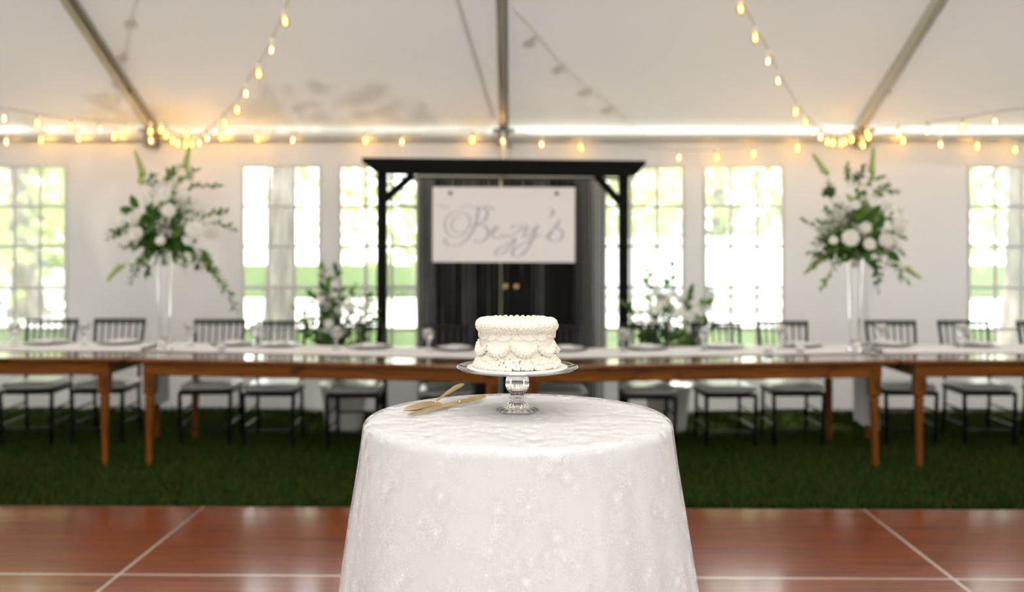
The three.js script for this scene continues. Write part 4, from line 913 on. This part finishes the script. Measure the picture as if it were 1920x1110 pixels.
  // overlapping drop strings
  for (let i = 0; i < 18; i++) {
    const a0 = i / 18 * TAU + 0.1 * (r() - 0.5), pts = [], drop = 0.0165 * (0.85 + 0.3 * r());
    for (let k = 0; k <= 12; k++) { const q = k / 12, a = a0 + (q - 0.5) * 0.56, rr = R + 0.0026 + (i % 2) * 0.0009, y = H - 0.0245 - Math.pow(Math.sin(Math.PI * q), 0.75) * drop; pts.push(V(Math.sin(a) * rr, y, Math.cos(a) * rr)); }
    part('icing_string', tube(pts, 0.00135, 24, 6), M.cream, c);
  }
  // ruffled swags round the waist: pleated scallops
  for (let i = 0; i < 9; i++) {
    const a0 = (i + 0.28) / 9 * TAU;
    const swag = (yo, out, wid, waves, seed) => sheet(84, 10, (u, v) => {
      const a = a0 + (u - 0.5) * TAU / 9 * 1.06, sag = Math.sin(Math.PI * u), thick = 0.55 + 0.45 * sag, w = Math.sin(u * waves * TAU + seed), fan = v * thick;
      const y = 0.064 + yo - 0.021 * Math.pow(sag, 0.85) + (0.5 - v) * wid * thick + 0.0016 * w * fan;
      const rr = R + 0.0005 + out * thick * Math.sin(v * Math.PI * 0.88) * (1 + 0.34 * w * (0.4 + 0.6 * v)) + 0.0022 * fan * w;
      return [Math.sin(a) * rr, y, Math.cos(a) * rr];
    });
    part('ruffled_swag', merged([swag(0, 0.0125, 0.017, 8, i), swag(-0.0065, 0.0105, 0.013, 9, i * 2), swag(0.006, 0.008, 0.01, 7, i * 3)]), M.cream, c);
  }
  // base border: rows of small starry shells growing wider towards the board
  for (const [n, rad, y, k0] of [[84, 0.0995, 0.0285, 0.0045], [82, 0.1025, 0.0225, 0.005], [80, 0.106, 0.0165, 0.0053], [78, 0.1095, 0.0105, 0.0055], [76, 0.1115, 0.0052, 0.0055]]) {
    const list = [];
    for (let i = 0; i < n; i++) {
      const a = (i + r() * 0.6) / n * TAU, k = k0 * (0.85 + r() * 0.45), ph = r() * 6;
      const g = sheet(12, 6, (u, v) => { const b = u * TAU, w = v * Math.PI, q = 1 + 0.24 * Math.cos(b * 5 + ph) * Math.sin(w); return [Math.cos(b) * Math.sin(w) * k * q, Math.cos(w) * k * 0.95, -Math.sin(b) * Math.sin(w) * k * q]; }, (u, v) => [u, v], true);
      g.rotateX(0.9 + (r() - 0.5) * 0.8).rotateY(a);
      list.push(g.translate(Math.sin(a) * rad, y + (r() - 0.5) * 0.003, Math.cos(a) * rad));
    }
    part('shell_border', merged(list), M.cream, c);
  }
}
// gold cake server and knife
{
  const Y = CT.top + 0.0125;
  const frame = (o, dir, up) => { const x = dir.clone().normalize(), z = x.clone().cross(up).normalize(), y = z.clone().cross(x); o.quaternion.setFromRotationMatrix(new THREE.Matrix4().makeBasis(x, y, z)); };
  const outline = (pts, depth, bevel = 0.0006) => { const s = new THREE.Shape(); s.moveTo(...pts[0]); s.splineThru(pts.slice(1).map(([x, y]) => new THREE.Vector2(x, y))); return new THREE.ExtrudeGeometry(s, { depth, bevelEnabled: true, bevelThickness: bevel, bevelSize: bevel, bevelSegments: 2, curveSegments: 40 }).rotateX(-Math.PI / 2); };
  const tip = at(757, 769, 2.457), heel = at(818, 757.5, 2.554);
  tip.y = Y; heel.y = Y + 0.004;
  const server = thing('cake_server', 'gold cake server with raised handle beside the cake stand', 'cake server', tip);
  const dir = heel.clone().sub(tip), L = dir.length();
  frame(server, dir, V(0, 1, 0.04));
  part('blade', outline([[0, 0], [L * 0.16, 0.014], [L * 0.4, 0.025], [L * 0.75, 0.029], [L * 0.97, 0.024], [L, 0], [L * 0.97, -0.024], [L * 0.75, -0.029], [L * 0.4, -0.025], [L * 0.16, -0.014], [0, 0]], 0.0014), M.gold, server);
  const inv = server.matrix.compose(server.position, server.quaternion, V(1, 1, 1)).clone().invert();
  const toLocal = (p) => p.clone().applyMatrix4(inv);
  const h0 = V(L - 0.006, 0.002, 0), h1 = toLocal(at(868, 719, 2.69)), hm = h0.clone().lerp(h1, 0.3).add(V(0.0, 0.004, 0));
  const hc = new THREE.QuadraticBezierCurve3(h0, hm, h1), wid = (v) => lerp(0.005, 0.0045, v) + 0.007 * smooth(v, 0.35, 0.85) - 0.004 * smooth(v, 0.9, 1);
  const handle = (curve, width, thick) => sheet(16, 30, (u, v) => { const p = curve.getPoint(v), tan = curve.getTangent(v), side = V(0, 0, 1).addScaledVector(tan, -tan.z).normalize(), n = tan.clone().cross(side), a = u * TAU, end = Math.sqrt(clamp(Math.min(v, 1 - v) * 30, 0, 1)); const q = p.addScaledVector(side, Math.cos(a) * width(v) * end).addScaledVector(n, Math.sin(a) * thick * end); return [q.x, q.y, q.z]; }, (u, v) => [u, v], true);
  part('handle', handle(hc, wid, 0.0028), M.gold, server);
  const kt = at(765, 780, 2.371), kb = at(866, 756.5, 2.563), ke = at(907, 745.5, 2.664);
  kt.y = Y + 0.001; kb.y = Y + 0.007; ke.y = Y + 0.004;
  const knife = thing('cake_knife', 'gold cake knife lying in front of the cake server', 'knife', kt);
  const kd = ke.clone().sub(kt), KL = kd.length(), B = kb.clone().sub(kt).length();
  frame(knife, kd, V(0, 0.98, 0.18));
  part('blade', outline([[0, 0.002], [B * 0.1, 0.009], [B * 0.3, 0.0125], [B * 0.8, 0.0125], [B * 0.97, 0.008], [B, 0], [B * 0.97, -0.006], [B * 0.6, -0.0075], [B * 0.3, -0.007], [B * 0.1, -0.003], [0, 0.002]], 0.0012), M.gold, knife);
  part('handle', handle(new THREE.LineCurve3(V(B - 0.008, 0.001, 0), V(KL, 0.001, 0)), (v) => lerp(0.0065, 0.0105, smooth(v, 0, 0.7)), 0.0052), M.gold, knife);
}

renderer.render(scene, camera);
